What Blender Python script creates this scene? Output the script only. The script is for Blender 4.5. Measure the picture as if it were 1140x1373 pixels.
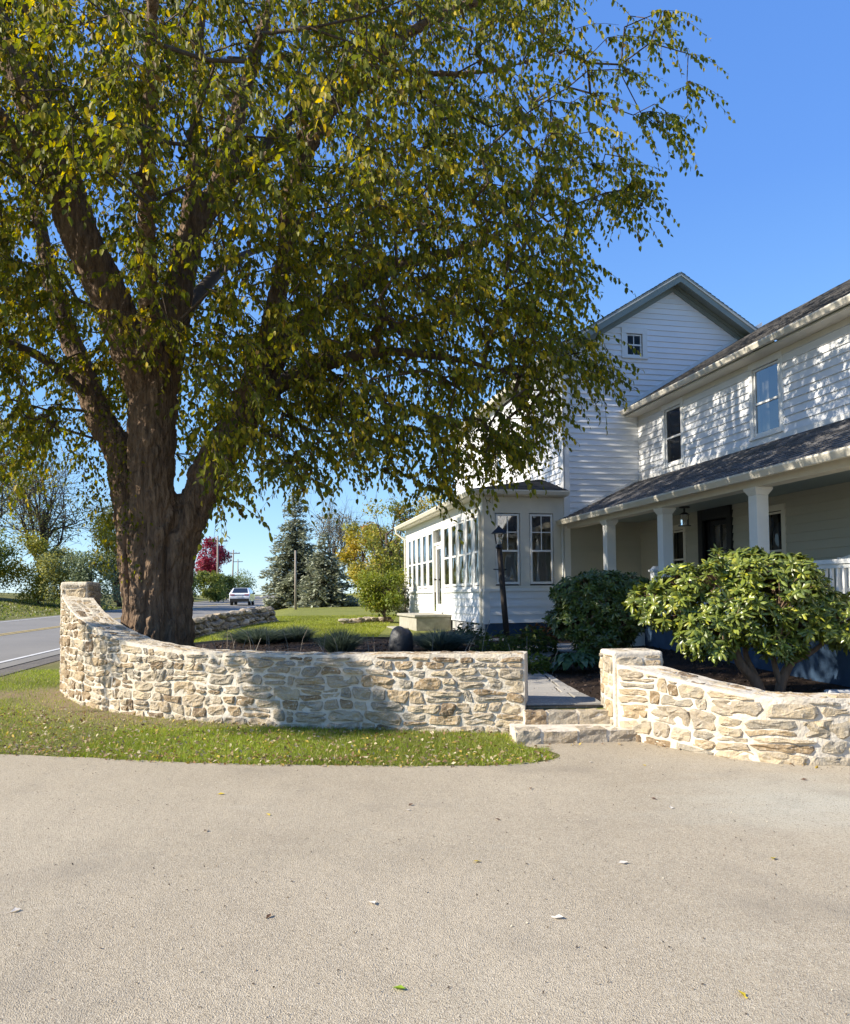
import bpy, math, random
import numpy as np
from mathutils import Vector, Matrix, noise as mnoise

# ------------------------------------------------------------------ camera, sky, sun
for o in list(bpy.data.objects): bpy.data.objects.remove(o)
S = bpy.context.scene
COL = S.collection
random.seed(7); RNG = np.random.default_rng(7)
cd = bpy.data.cameras.new('camera'); cam = bpy.data.objects.new('camera', cd); COL.objects.link(cam)
cd.sensor_fit = 'HORIZONTAL'; cd.sensor_width = 36; cd.lens = 36*1050/1140
cd.shift_y = (757-686.5)/1140; cd.clip_end = 3000; cd.clip_start = .05
cam.location = (0, 0, 1.55)
_p = math.atan(42/1050); _r = .010
cam.matrix_world = Matrix.Translation((0, 0, 1.55)) @ Matrix.Rotation(math.pi/2+_p, 4, 'X') @ Matrix.Rotation(-_r, 4, 'Z')
S.camera = cam
SUN_EL = math.radians(33); SUN_AZ = math.radians(196)        # math angle of the direction TO the sun
sd = Vector((math.cos(SUN_EL)*math.cos(SUN_AZ), math.cos(SUN_EL)*math.sin(SUN_AZ), math.sin(SUN_EL)))
W = bpy.data.worlds.new('World'); S.world = W; W.use_nodes = True
wn = W.node_tree.nodes; wl = W.node_tree.links; wn.clear()
sky = wn.new('ShaderNodeTexSky'); sky.sky_type = 'NISHITA'; sky.sun_disc = False
sky.sun_elevation = SUN_EL; sky.sun_rotation = math.pi/2 - SUN_AZ
sky.air_density = 1.0; sky.dust_density = 0.0; sky.ozone_density = 2.0; sky.altitude = 100
bg = wn.new('ShaderNodeBackground'); bg.inputs[1].default_value = .105
wo = wn.new('ShaderNodeOutputWorld'); wl.new(sky.outputs[0], bg.inputs[0])
# clear autumn air: the physical sky mixed with an even pale-to-deep blue that pales towards the horizon all round
tc_w = wn.new('ShaderNodeTexCoord'); sx_w = wn.new('ShaderNodeSeparateXYZ'); wl.new(tc_w.outputs['Generated'], sx_w.inputs[0])
cr_w = wn.new('ShaderNodeValToRGB'); ew = cr_w.color_ramp.elements; ew.new(.18); ew.new(.45)
for i_, (p_, c_) in enumerate([(0, (.27, .50, .70)), (.18, (.13, .335, .66)), (.45, (.068, .215, .62)), (1, (.05, .155, .52))]): ew[i_].position = p_; ew[i_].color = (*c_, 1)
wl.new(sx_w.outputs[2], cr_w.inputs[0])
bg2 = wn.new('ShaderNodeBackground'); bg2.inputs[1].default_value = 1.0; wl.new(cr_w.outputs[0], bg2.inputs[0])
mx_w = wn.new('ShaderNodeMixShader'); mx_w.inputs[0].default_value = .62; wl.new(bg.outputs[0], mx_w.inputs[1]); wl.new(bg2.outputs[0], mx_w.inputs[2])
wl.new(mx_w.outputs[0], wo.inputs[0])
sl = bpy.data.lights.new('sun', 'SUN'); sl.energy = 5.0; sl.angle = math.radians(.5); sl.color = (1, .92, .78)
so = bpy.data.objects.new('sun', sl); COL.objects.link(so); so.rotation_euler = sd.to_track_quat('Z', 'Y').to_euler()
S.view_settings.view_transform = 'Standard'; S.view_settings.look = 'None'
S.view_settings.exposure = .86; S.view_settings.gamma = 1; S.view_settings.use_curve_mapping = False
S.render.engine = 'CYCLES'

# ------------------------------------------------------------------ materials
def mat(name, col, rough=.7, spec=.5, metal=0, noise=0, nscale=8, col2=None, bump=0, bscale=30, stretch=None,
        rand=0, coord='Object', attr=None, transl=0, detail=5, sub=None, coat=0):
    m = bpy.data.materials.new(name); m.use_nodes = True
    N = m.node_tree.nodes; L = m.node_tree.links
    b = N['Principled BSDF']; b.inputs['Roughness'].default_value = rough; b.inputs['Metallic'].default_value = metal
    b.inputs['Specular IOR Level'].default_value = spec; b.inputs['Base Color'].default_value = (*col, 1)
    if coat: b.inputs['Coat Weight'].default_value = coat
    tc = N.new('ShaderNodeTexCoord'); mp = N.new('ShaderNodeMapping'); L.new(tc.outputs[coord], mp.inputs[0])
    if stretch: mp.inputs['Scale'].default_value = stretch
    cur = None
    if attr:
        a = N.new('ShaderNodeVertexColor'); a.layer_name = attr; cur = a.outputs[0]
    if noise or col2:
        n = N.new('ShaderNodeTexNoise'); n.inputs['Scale'].default_value = nscale; n.inputs['Detail'].default_value = detail
        n.inputs['Roughness'].default_value = .6
        L.new(mp.outputs[0], n.inputs[0])
        r = N.new('ShaderNodeMapRange'); r.inputs[1].default_value = .3; r.inputs[2].default_value = .7
        L.new(n.outputs[0], r.inputs[0])
        mx = N.new('ShaderNodeMix'); mx.data_type = 'RGBA'
        L.new(r.outputs[0], mx.inputs[0])
        if attr:
            hs = N.new('ShaderNodeMix'); hs.data_type = 'RGBA'; hs.blend_type = 'MULTIPLY'; hs.inputs[0].default_value = 1
            L.new(cur, hs.inputs[6]); hs.inputs[7].default_value = (1-noise,)*3+(1,)
            L.new(hs.outputs[2], mx.inputs[6]); L.new(cur, mx.inputs[7])
        else:
            c2 = col2 or tuple(c*(1-noise) for c in col)
            mx.inputs[6].default_value = (*col, 1); mx.inputs[7].default_value = (*c2, 1)
        cur = mx.outputs[2]
    if rand:
        oi = N.new('ShaderNodeObjectInfo'); rr = N.new('ShaderNodeMapRange')
        rr.inputs[3].default_value = 1-rand; rr.inputs[4].default_value = 1+rand
        L.new(oi.outputs['Random'], rr.inputs[0])
        hv = N.new('ShaderNodeHueSaturation')
        if cur: L.new(cur, hv.inputs['Color'])
        else: hv.inputs['Color'].default_value = (*col, 1)
        L.new(rr.outputs[0], hv.inputs['Value']); cur = hv.outputs[0]
    if cur: L.new(cur, b.inputs['Base Color'])
    if bump:
        bn = N.new('ShaderNodeTexNoise'); bn.inputs['Scale'].default_value = bscale; bn.inputs['Detail'].default_value = 6
        L.new(mp.outputs[0], bn.inputs[0])
        bp = N.new('ShaderNodeBump'); bp.inputs['Strength'].default_value = 1; bp.inputs['Distance'].default_value = bump
        L.new(bn.outputs[0], bp.inputs['Height']); L.new(bp.outputs[0], b.inputs['Normal'])
    if transl:
        t = N.new('ShaderNodeBsdfTranslucent'); ms = N.new('ShaderNodeMixShader'); ms.inputs[0].default_value = transl
        hv = N.new('ShaderNodeHueSaturation'); hv.inputs['Saturation'].default_value = 1.1; hv.inputs['Value'].default_value = 1.5
        if cur: L.new(cur, hv.inputs['Color'])
        else: hv.inputs['Color'].default_value = (*col, 1)
        L.new(hv.outputs[0], t.inputs[0])
        L.new(b.outputs[0], ms.inputs[1]); L.new(t.outputs[0], ms.inputs[2]); L.new(ms.outputs[0], N['Material Output'].inputs[0])
    return m

def glass_mat(name, tint, refl=.25):
    m = bpy.data.materials.new(name); m.use_nodes = True
    N = m.node_tree.nodes; L = m.node_tree.links; N.remove(N['Principled BSDF'])
    g = N.new('ShaderNodeBsdfGlossy'); g.inputs['Roughness'].default_value = .015; g.inputs[0].default_value = (.95, .97, 1, 1)
    t = N.new('ShaderNodeBsdfTransparent'); t.inputs[0].default_value = (*tint, 1)
    f = N.new('ShaderNodeFresnel'); f.inputs[0].default_value = 1.5
    n = N.new('ShaderNodeTexNoise'); n.inputs['Scale'].default_value = 1.3; n.inputs['Detail'].default_value = 1
    bp = N.new('ShaderNodeBump'); bp.inputs['Distance'].default_value = .012; L.new(n.outputs[0], bp.inputs['Height'])
    L.new(bp.outputs[0], g.inputs['Normal'])
    mr = N.new('ShaderNodeMath'); mr.operation = 'ADD'; mr.inputs[1].default_value = refl; mr.use_clamp = True
    L.new(f.outputs[0], mr.inputs[0])
    x = N.new('ShaderNodeMixShader'); L.new(mr.outputs[0], x.inputs[0]); L.new(t.outputs[0], x.inputs[1]); L.new(g.outputs[0], x.inputs[2])
    L.new(x.outputs[0], N['Material Output'].inputs[0]); return m

def ramp_mat(name, stops, rough=.85, nscale=9, bump=.006, bscale=40, coord='Object', mixn=.45, spec=.3):
    """stone: base tone from the object's own random number, mottled by noise"""
    m = bpy.data.materials.new(name); m.use_nodes = True
    N = m.node_tree.nodes; L = m.node_tree.links; b = N['Principled BSDF']
    b.inputs['Roughness'].default_value = rough; b.inputs['Specular IOR Level'].default_value = spec
    oi = N.new('ShaderNodeObjectInfo'); tc = N.new('ShaderNodeTexCoord')
    n = N.new('ShaderNodeTexNoise'); n.inputs['Scale'].default_value = nscale; n.inputs['Detail'].default_value = 6
    L.new(tc.outputs[coord], n.inputs[0])
    mm = N.new('ShaderNodeMath'); mm.operation = 'MULTIPLY_ADD'; mm.inputs[1].default_value = mixn; mm.inputs[2].default_value = -mixn/2
    L.new(n.outputs[0], mm.inputs[0])
    ad = N.new('ShaderNodeMath'); ad.operation = 'ADD'; ad.use_clamp = True
    L.new(mm.outputs[0], ad.inputs[0]); L.new(oi.outputs['Random'], ad.inputs[1])
    cr = N.new('ShaderNodeValToRGB'); e = cr.color_ramp.elements
    while len(e) < len(stops): e.new(.5)
    for i, (p, c) in enumerate(stops): e[i].position = p; e[i].color = (*c, 1)
    L.new(ad.outputs[0], cr.inputs[0])
    n2 = N.new('ShaderNodeTexNoise'); n2.inputs['Scale'].default_value = nscale*3.5; n2.inputs['Detail'].default_value = 5
    L.new(tc.outputs[coord], n2.inputs[0])
    r2 = N.new('ShaderNodeMapRange'); r2.inputs[1].default_value = .56; r2.inputs[2].default_value = .72; L.new(n2.outputs[0], r2.inputs[0])
    mx = N.new('ShaderNodeMix'); mx.data_type = 'RGBA'; L.new(r2.outputs[0], mx.inputs[0]); L.new(cr.outputs[0], mx.inputs[6])
    mx.inputs[7].default_value = (.55, .48, .38, 1)
    L.new(mx.outputs[2], b.inputs['Base Color'])
    bn = N.new('ShaderNodeTexNoise'); bn.inputs['Scale'].default_value = bscale; bn.inputs['Detail'].default_value = 7; bn.inputs['Roughness'].default_value = .65
    L.new(tc.outputs[coord], bn.inputs[0])
    bp = N.new('ShaderNodeBump'); bp.inputs['Distance'].default_value = bump; L.new(bn.outputs[0], bp.inputs['Height'])
    L.new(bp.outputs[0], b.inputs['Normal'])
    return m

M = {}
M['white'] = mat('white_paint', (.80, .79, .75), .5, noise=.08, nscale=3, bump=.0015, bscale=60)
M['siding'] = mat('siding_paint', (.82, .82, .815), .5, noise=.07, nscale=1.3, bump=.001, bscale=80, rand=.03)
M['porchshade'] = mat('shaded_porch_siding', (.46, .44, .36), .55, noise=.05, nscale=2, rand=.02)  # same white siding, with the porch's shade put into a darker khaki colour
M['trimgreen'] = mat('sage_trim_paint', (.23, .265, .235), .55, noise=.15, nscale=3)
M['beigetrim'] = mat('cream_trim_paint', (.72, .67, .56), .5, noise=.10, nscale=4)
M['bluebase'] = mat('blue_masonry_paint', (.035, .075, .14), .7, noise=.35, nscale=6, bump=.004, bscale=20)
M['greybase'] = mat('grey_masonry_paint', (.50, .49, .47), .8, noise=.25, nscale=5, bump=.004, bscale=20)
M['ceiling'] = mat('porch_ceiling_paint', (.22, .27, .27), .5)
M['shingle'] = mat('asphalt_shingle', (.15, .15, .165), .9, noise=.45, nscale=5, bump=.004, bscale=120, attr='col')
M['black'] = mat('black_paint', (.012, .012, .014), .35)
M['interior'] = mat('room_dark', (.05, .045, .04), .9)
M['curtain'] = mat('curtain_cloth', (.22, .21, .19), .9, noise=.2, nscale=6)
M['glass'] = glass_mat('window_glass', (.75, .78, .78), .16)
M['glassdim'] = glass_mat('porch_window_glass', (.6, .62, .62), -.02)
M['lampglass'] = glass_mat('lantern_glass', (.9, .9, .9), .12)
M['conc'] = mat('stoop_concrete', (.42, .39, .31), .9, noise=.3, nscale=7, bump=.004, bscale=50)
M['mortar'] = mat('lime_mortar', (.68, .62, .52), .95, col2=(.50, .43, .33), nscale=6, bump=.014, bscale=30)
STONE = [(0, (.17, .12, .075)), (.14, (.30, .215, .125)), (.34, (.44, .335, .205)), (.52, (.36, .305, .23)), (.68, (.50, .40, .26)), (.86, (.28, .25, .20)), (1, (.53, .44, .31))]
M['stone'] = ramp_mat('fieldstone', STONE, bump=.03, bscale=22)
M['drystone'] = ramp_mat('dark_fieldstone', [(0, (.09, .08, .06)), (.4, (.20, .17, .13)), (.8, (.30, .26, .2)), (1, (.45, .40, .32))], bump=.02, bscale=15)
M['flag'] = ramp_mat('bluestone', [(0, (.22, .21, .19)), (.5, (.32, .30, .27)), (1, (.40, .37, .32))], bump=.003, bscale=30)
M['boulder'] = mat('dark_boulder', (.035, .037, .045), .55, noise=.5, nscale=9, bump=.01, bscale=20)
M['post'] = mat('lamp_post_wood', (.035, .025, .02), .7, noise=.5, nscale=4, stretch=(8, 8, 1), bump=.003, bscale=30)
M['pole'] = mat('weathered_pole', (.33, .28, .23), .85, noise=.3, nscale=3, stretch=(6, 6, .5))
M['carwhite'] = mat('car_paint', (.75, .76, .78), .25, coat=1)
M['carglass'] = mat('car_glass', (.02, .03, .05), .05)
M['tyre'] = mat('tyre_rubber', (.015, .015, .015), .8)
M['red'] = mat('tail_lamp', (.35, .01, .01), .2)
M['chips'] = mat('bark_mulch', (.030, .019, .013), .9, noise=.6, nscale=12, bump=.012, bscale=28, attr='col')
M['dspout'] = mat('grey_vinyl', (.55, .55, .54), .4)
M['bark'] = mat('furrowed_bark', (.27, .178, .108), .92, col2=(.075, .042, .024), nscale=3.2, stretch=(5, 5, .9), bump=.08, bscale=6)
M['twig'] = mat('branch_bark', (.10, .07, .048), .9, noise=.4, nscale=4, stretch=(3, 3, 1), bump=.01, bscale=20)
M['leaf'] = mat('leaf_blade', (.1, .1, .03), .5, attr='col', transl=.48, noise=.3, nscale=30, spec=.22)
M['needle'] = mat('spruce_needles', (.1, .12, .1), .7, attr='col', transl=.12)
M['farleaf'] = mat('foliage', (.1, .1, .03), .6, attr='col', transl=.30)
M['grassblade'] = mat('grass_blades', (.08, .12, .02), .5, attr='col', transl=.45)
M['litter'] = mat('dry_leaves', (.3, .2, .1), .8, attr='col', transl=.2)

def tag(o, label=None, cat=None, group=None, kind=None):
    if label: o['label'] = label
    if cat: o['category'] = cat
    if group: o['group'] = group
    if kind: o['kind'] = kind
    return o
def thing(name, label, cat, loc=(0, 0, 0), rot=0, group=None):
    o = bpy.data.objects.new(name, None); COL.objects.link(o); o.empty_display_size = .2
    o.location = loc; o.rotation_euler = (0, 0, rot); return tag(o, label, cat, group)
def mesh(name, V, F, m, parent=None, smooth=False, col=None, me_only=False):
    me = bpy.data.meshes.new(name)
    if isinstance(V, np.ndarray) and isinstance(F, np.ndarray):
        nv, nf, k = len(V), len(F), F.shape[1]
        me.vertices.add(nv); me.vertices.foreach_set('co', V.astype(np.float32).ravel())
        me.loops.add(nf*k); me.loops.foreach_set('vertex_index', F.astype(np.int32).ravel())
        me.polygons.add(nf); me.polygons.foreach_set('loop_start', np.arange(0, nf*k, k, dtype=np.int32))
        me.polygons.foreach_set('loop_total', np.full(nf, k, np.int32)); me.update(calc_edges=True)
    else:
        me.from_pydata([tuple(v) for v in V], [], [tuple(f) for f in F]); me.update()
    if col is not None:
        ca = me.color_attributes.new('col', 'FLOAT_COLOR', 'POINT')
        c = np.ones((len(me.vertices), 4), np.float32); c[:, :3] = col; ca.data.foreach_set('color', c.ravel())
    me.materials.append(m)
    if smooth: me.polygons.foreach_set('use_smooth', np.ones(len(me.polygons), bool))
    if me_only: return me
    return link(name, me, parent)
def link(name, me, parent=None):
    o = bpy.data.objects.new(name, me); COL.objects.link(o)
    if parent: o.parent = parent
    return o

class MB:
    def __init__(s): s.V = []; s.F = []
    def add(s, V, F):
        n = len(s.V); s.V += [tuple(v) for v in V]; s.F += [tuple(i+n for i in f) for f in F]; return s
    def hexa(s, p):   # 8 points: bottom 4 ccw, top 4 ccw
        return s.add(p, [(3, 2, 1, 0), (4, 5, 6, 7), (0, 1, 5, 4), (1, 2, 6, 5), (2, 3, 7, 6), (3, 0, 4, 7)])
    def box(s, x0, x1, y0, y1, z0, z1):
        return s.hexa([(x0, y0, z0), (x1, y0, z0), (x1, y1, z0), (x0, y1, z0), (x0, y0, z1), (x1, y0, z1), (x1, y1, z1), (x0, y1, z1)])
    def tube(s, pts, rad, n=8, cap=True):
        pts = [Vector(p) for p in pts]
        rad = [float(q) for q in rad] if hasattr(rad, '__len__') else [float(rad)]*len(pts)
        base = len(s.V); up = None
        for i, p in enumerate(pts):
            d = (pts[min(i+1, len(pts)-1)]-pts[max(i-1, 0)]).normalized()
            if up is None:
                up = Vector((0, 0, 1)) if abs(d.z) < .9 else Vector((1, 0, 0))
            a = d.cross(up).normalized(); b = a.cross(d).normalized(); up = b
            for k in range(n):
                t = 2*math.pi*k/n; s.V.append(tuple(p+rad[i]*(math.cos(t)*a+math.sin(t)*b)))
        for i in range(len(pts)-1):
            for k in range(n):
                q = base+i*n; s.F.append((q+k, q+(k+1) % n, q+n+(k+1) % n, q+n+k))
        if cap:
            s.F.append(tuple(base+k for k in range(n))[::-1]); s.F.append(tuple(base+(len(pts)-1)*n+k for k in range(n)))
        return s
    def build(s, name, m, parent=None, smooth=False, col=None): return mesh(name, s.V, s.F, m, parent, smooth, col)

def bevel(o, w=.006, seg=2):
    b = o.modifiers.new('b', 'BEVEL'); b.width = w; b.segments = seg; b.limit_method = 'ANGLE'; return o
def catmull(P, n=10):
    P = [np.array(p, float) for p in P]; P = [2*P[0]-P[1]]+P+[2*P[-1]-P[-2]]; out = []
    for i in range(1, len(P)-2):
        for k in range(n):
            t = k/n; out.append(.5*((2*P[i])+(-P[i-1]+P[i+1])*t+(2*P[i-1]-5*P[i]+4*P[i+1]-P[i+2])*t*t+(-P[i-1]+3*P[i]-3*P[i+1]+P[i+2])*t**3))
    out.append(P[-2]); return np.array(out)
def sm(a, b, x):
    t = np.clip((np.asarray(x, float)-a)/(b-a), 0, 1); return t*t*(3-2*t)

# ------------------------------------------------------------------ terrain
def Lroad(y): return -9.9-.105*(y-18.4)+.35*sm(30, 8, y)
def zroad(y):
    y = np.asarray(y, float)
    return .0118*np.maximum(y-10, 0)*(y < 180)+.0118*170*(y >= 180) - .0*y
def zout(x, y):
    s = Lroad(y)-x
    lat = .03*np.clip(s, 0, 8)*sm(4, 16, y) + (.13*np.clip(s-8.2, 0, 8)+.03*np.clip(s-16.2, 0, 60))*sm(0, 20, y)*sm(170, 60, y)
    return zroad(y)+lat
def bump_in(x, y):
    b = .27+.16*sm(9.5, 16, y)
    return b*sm(1.2, 5.5, x-Lroad(y))*(1-.35*sm(90, 170, y))
def zin(x, y):
    return zroad(y)+bump_in(x, y)
def grid_sheet(name, xs, yf, m, zf, parent=None, col=None):
    """xs: columns; yf(x) -> list of y rows"""
    rows = [yf(x) for x in xs]; n = len(rows[0]); X = np.repeat(np.array(xs), n); Y = np.array(rows).ravel()
    V = np.stack([X, Y, zf(X, Y)], 1); F = []
    i, j = np.meshgrid(np.arange(len(xs)-1), np.arange(n-1), indexing='ij'); q = (i*n+j).ravel()
    F = np.stack([q, q+n, q+n+1, q+1], 1)
    o = mesh(name, V, F, m, parent, True, col(X, Y) if col else None); return o

def ground_mat(name, c1, c2, c3, nscale=.6, fine=40, bump=.03, attrmix=False):
    m = bpy.data.materials.new(name); m.use_nodes = True
    N = m.node_tree.nodes; L = m.node_tree.links; b = N['Principled BSDF']; b.inputs['Roughness'].default_value = .9
    b.inputs['Specular IOR Level'].default_value = .15
    g = N.new('ShaderNodeNewGeometry')
    def nz(s, d=6):
        n = N.new('ShaderNodeTexNoise'); n.inputs['Scale'].default_value = s; n.inputs['Detail'].default_value = d
        n.inputs['Roughness'].default_value = .65; L.new(g.outputs['Position'], n.inputs[0]); return n.outputs[0]
    def mix(f, a, bb, lo=.35, hi=.65):
        r = N.new('ShaderNodeMapRange'); r.inputs[1].default_value = lo; r.inputs[2].default_value = hi; L.new(f, r.inputs[0])
        x = N.new('ShaderNodeMix'); x.data_type = 'RGBA'; L.new(r.outputs[0], x.inputs[0])
        for k, c in ((6, a), (7, bb)):
            if isinstance(c, tuple): x.inputs[k].default_value = (*c, 1)
            else: L.new(c, x.inputs[k])
        return x.outputs[2]
    a = mix(nz(nscale), c1, c2); a = mix(nz(fine), a, c3, .45, .75)
    if attrmix:
        v = N.new('ShaderNodeVertexColor'); v.layer_name = 'col'; x = N.new('ShaderNodeMix'); x.data_type = 'RGBA'
        sp = N.new('ShaderNodeSeparateColor'); L.new(v.outputs[0], sp.inputs[0])
        nn = N.new('ShaderNodeMath'); nn.operation = 'MULTIPLY_ADD'; L.new(nz(7), nn.inputs[0]); nn.inputs[1].default_value = 1.6; nn.inputs[2].default_value = -.8
        ad = N.new('ShaderNodeMath'); ad.operation = 'ADD'; ad.use_clamp = True; L.new(sp.outputs[0], ad.inputs[0]); L.new(nn.outputs[0], ad.inputs[1])
        ml = N.new('ShaderNodeMath'); ml.operation = 'MULTIPLY'; L.new(ad.outputs[0], ml.inputs[0])
        st = N.new('ShaderNodeMapRange'); st.inputs[1].default_value = 0; st.inputs[2].default_value = .3; L.new(sp.outputs[0], st.inputs[0]); L.new(st.outputs[0], ml.inputs[1])
        L.new(ml.outputs[0], x.inputs[0]); L.new(a, x.inputs[6]); x.inputs[7].default_value = (.30, .215, .14, 1); a = x.outputs[2]
    L.new(a, b.inputs['Base Color'])
    bp = N.new('ShaderNodeBump'); bp.inputs['Distance'].default_value = bump; L.new(nz(fine*.8, 8), bp.inputs['Height']); L.new(bp.outputs[0], b.inputs['Normal'])
    return m
M['lawn'] = ground_mat('lawn_turf', (.13, .145, .035), (.18, .18, .055), (.24, .20, .10), .35, 30, .05, True)
M['turf'] = ground_mat('back_lawn_turf', (.17, .19, .035), (.22, .23, .05), (.27, .25, .09), .5, 18, .06)
M['soil'] = ground_mat('mulched_soil', (.022, .014, .010), (.04, .027, .018), (.07, .045, .03), 3, 45, .04)
M['asphalt'] = ground_mat('road_asphalt', (.20, .188, .168), (.235, .22, .195), (.28, .262, .232), .4, 90, .003)

WALLF = [(1.10, 8.80), (-.2, 9.08), (-1.53, 9.40), (-3.07, 10.05), (-4.0, 10.55), (-4.75, 11.2), (-5.4, 11.98), (-6.03, 13.0)]
WALLH = [.885, .875, .86, .87, .97, 1.16, 1.38, 1.62]
WR = [(2.06, 8.50), (2.3, 8.13), (2.66, 7.62), (3.08, 7.2), (3.75, 7.02), (5.2, 6.95), (8.5, 6.9)]
WRH = [.79, .745, .66, .60, .595, .61, .62]
_wf = catmull(WALLF, 12); _wr = catmull(WR, 12)
def yfront(x):   # middle line of the garden walls
    x = float(x)
    if x <= -6.03: return 13.3
    if x <= 1.1: return float(np.interp(x, _wf[::-1, 0], _wf[::-1, 1]))+.22
    if x <= 2.06: return 8.9
    return float(np.interp(x, _wr[:, 0], _wr[:, 1]))+.22

# outer ground: driveway verge, road verges, far fields
gx = np.concatenate([-np.geomspace(1500, 60, 14), np.arange(-56, -8, 1.2), np.arange(-8, 3, .35), np.arange(3, 12, 1.5), np.geomspace(12, 1500, 14)])
gy = np.concatenate([-np.geomspace(400, 8, 8), np.arange(-6, 6, 1.5), np.arange(6, 16, .35), np.arange(16, 60, 1.3), np.arange(60, 230, 5), np.geomspace(235, 2600, 12)])
_wb = np.array([(p[0], p[1]) for p in _wf])
def dirtcol(X, Y):
    d = np.min(np.hypot(X[:, None]-_wb[None, :, 0], Y[:, None]-_wb[None, :, 1]), axis=1)
    left = sm(-2.0, -5.0, X)
    a = sm(.55+.9*left.mean()*0+.75, .05, d-.0)*(.35+.45*left)
    a = np.maximum(a, .8*sm(1.1, .3, np.hypot((X+6.9)*.8, (Y-12.6)*1.3)))
    a = np.maximum(a, .8*sm(.8, .2, np.abs(X-(Lroad(Y)+.75)))*(Y > 12)*(Y < 30))
    return np.stack([a, a, a], 1)
def zg(X, Y): return zout(X, Y)-.0
ground = tag(grid_sheet('ground', gx, lambda x: gy, M['lawn'], zg, col=dirtcol), kind='structure')

# inner lawn sheet behind the garden walls
ts = np.concatenate([np.arange(0, 14, .5), np.arange(14, 60, 1.5), np.arange(60, 230, 6)])
ix = np.concatenate([np.arange(-34, -9, .8), np.arange(-9, 3, .3), np.arange(3, 40, 1.5), [60, 90, 140]])
def zlawn(X, Y): 
    z = zin(X, Y)
    z = np.where(X < -6.1, zin(X, Y)-.06*sm(5.5, 3.5, X-Lroad(Y))-.6*sm(-6.05, -6.4, X)*sm(17, 14.2, Y), z)
    return z-.05*sm(2.6, 1.0, X-Lroad(Y))-.25*sm(8.95, 8.6, Y)*(X > 1)*(X < 2.1)
tag(grid_sheet('lawn', ix, lambda x: yfront(x)+ts, M['turf'], zlawn), kind='structure')
# mulch beds
def bedback(x):
    if x < -.5: return 18.4-.12*abs(x+3)-.25*math.sin(x*1.3)
    if x < 1.2: return 18.2+ (x+.5)*3
    return 24
bx_ = np.concatenate([np.arange(-5.9, 8.4, .2)])
def zbed(X, Y): return zin(X, Y)+.02+.012*np.sin(X*7)*np.cos(Y*6)
tag(grid_sheet('planting_bed', bx_, lambda x: np.linspace(yfront(x)+(.02 if not 1.05 < x < 2.1 else .05), max(bedback(x), yfront(x)+1), 26), M['soil'], lambda X, Y: zbed(X, Y)-.35*((X > 1.05) & (X < 2.1))*sm(9.3, 8.7, Y)), kind='structure')
# chips of bark mulch
def scatter_chips(n, box, zf, name, m, size, cols, kind='stuff', lift=.01, mask=None, flat=.5, parent=None, cup=.3):
    x = RNG.uniform(box[0], box[1], n*3); y = RNG.uniform(box[2], box[3], n*3)
    if mask is not None:
        k = mask(x, y); x = x[k][:n]; y = y[k][:n]
    n = len(x); z = zf(x, y)+lift
    T = np.array([(-1, 0, 0), (0, -.55, cup), (1, 0, .1), (0, .55, cup*.7)])
    V = orient(T, n, RNG.uniform(0, 6.28, n), RNG.normal(0, flat, n), RNG.normal(0, flat, n), RNG.uniform(size[0], size[1], n), np.stack([x, y, z], 1))
    F = (np.arange(n)[:, None, None]*4+np.array([(0, 1, 2), (0, 2, 3)])[None]).reshape(-1, 3)
    c = np.array(cols)[RNG.integers(0, len(cols), n)]*RNG.uniform(.7, 1.3, (n, 1))
    o = mesh(name, V.reshape(-1, 3), F, m, parent, col=np.repeat(c, 4, 0)); o['kind'] = kind; return o
def orient(T, n, yaw, pitch, roll, size, pos):
    cy, sy, cp, sp, cr, sr = np.cos(yaw), np.sin(yaw), np.cos(pitch), np.sin(pitch), np.cos(roll), np.sin(roll)
    R = np.empty((n, 3, 3))
    R[:, 0, 0] = cy*cp; R[:, 0, 1] = cy*sp*sr-sy*cr; R[:, 0, 2] = cy*sp*cr+sy*sr
    R[:, 1, 0] = sy*cp; R[:, 1, 1] = sy*sp*sr+cy*cr; R[:, 1, 2] = sy*sp*cr-cy*sr
    R[:, 2, 0] = -sp; R[:, 2, 1] = cp*sr; R[:, 2, 2] = cp*cr
    return np.einsum('nij,kj->nki', R, T)*np.asarray(size)[:, None, None]+pos[:, None, :]
yf_v = np.vectorize(yfront)
scatter_chips(9000, (-5.5, 7.5, 7.1, 17.5), zin, 'bark_chips', M['chips'], (.012, .035),
              [(.03, .018, .012), (.06, .035, .022), (.10, .06, .04), (.16, .11, .075)], lift=.03, mask=lambda x, y: (y > yf_v(x)+.25))

# driveway
E = catmull([(-60, 12), (-30, 10.2), (-14, 9.0), (-8, 8.4), (-4.3, 7.93), (-1.9, 7.37), (.2, 7.18), (1.0, 7.30), (1.28, 7.62), (1.12, 7.95), (.9, 8.2)], 8)
def drive_edge(x): return np.interp(x, E[:-16, 0], E[:-16, 1])
V = [(p[0], p[1]+.02*math.sin(p[0]*9)+.015*math.sin(p[0]*23), .005) for p in E]+[(.9, 9, .005), (20, 9, .005), (60, 9, .005), (60, -12, .005), (-60, -12, .005)]
m = bpy.data.materials.new('driveway_paving'); m.use_nodes = True
N = m.node_tree.nodes; L = m.node_tree.links; b = N['Principled BSDF']; b.inputs['Roughness'].default_value = .9; b.inputs['Specular IOR Level'].default_value = .2
g = N.new('ShaderNodeNewGeometry')
def nz(s, d=5, st=None, ro=.6):
    n = N.new('ShaderNodeTexNoise'); n.inputs['Scale'].default_value = s; n.inputs['Detail'].default_value = d; n.inputs['Roughness'].default_value = ro
    mp = N.new('ShaderNodeMapping'); mp.inputs['Scale'].default_value = st or (1, 1, 1); L.new(g.outputs['Position'], mp.inputs[0]); L.new(mp.outputs[0], n.inputs[0]); return n.outputs[0]
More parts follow.
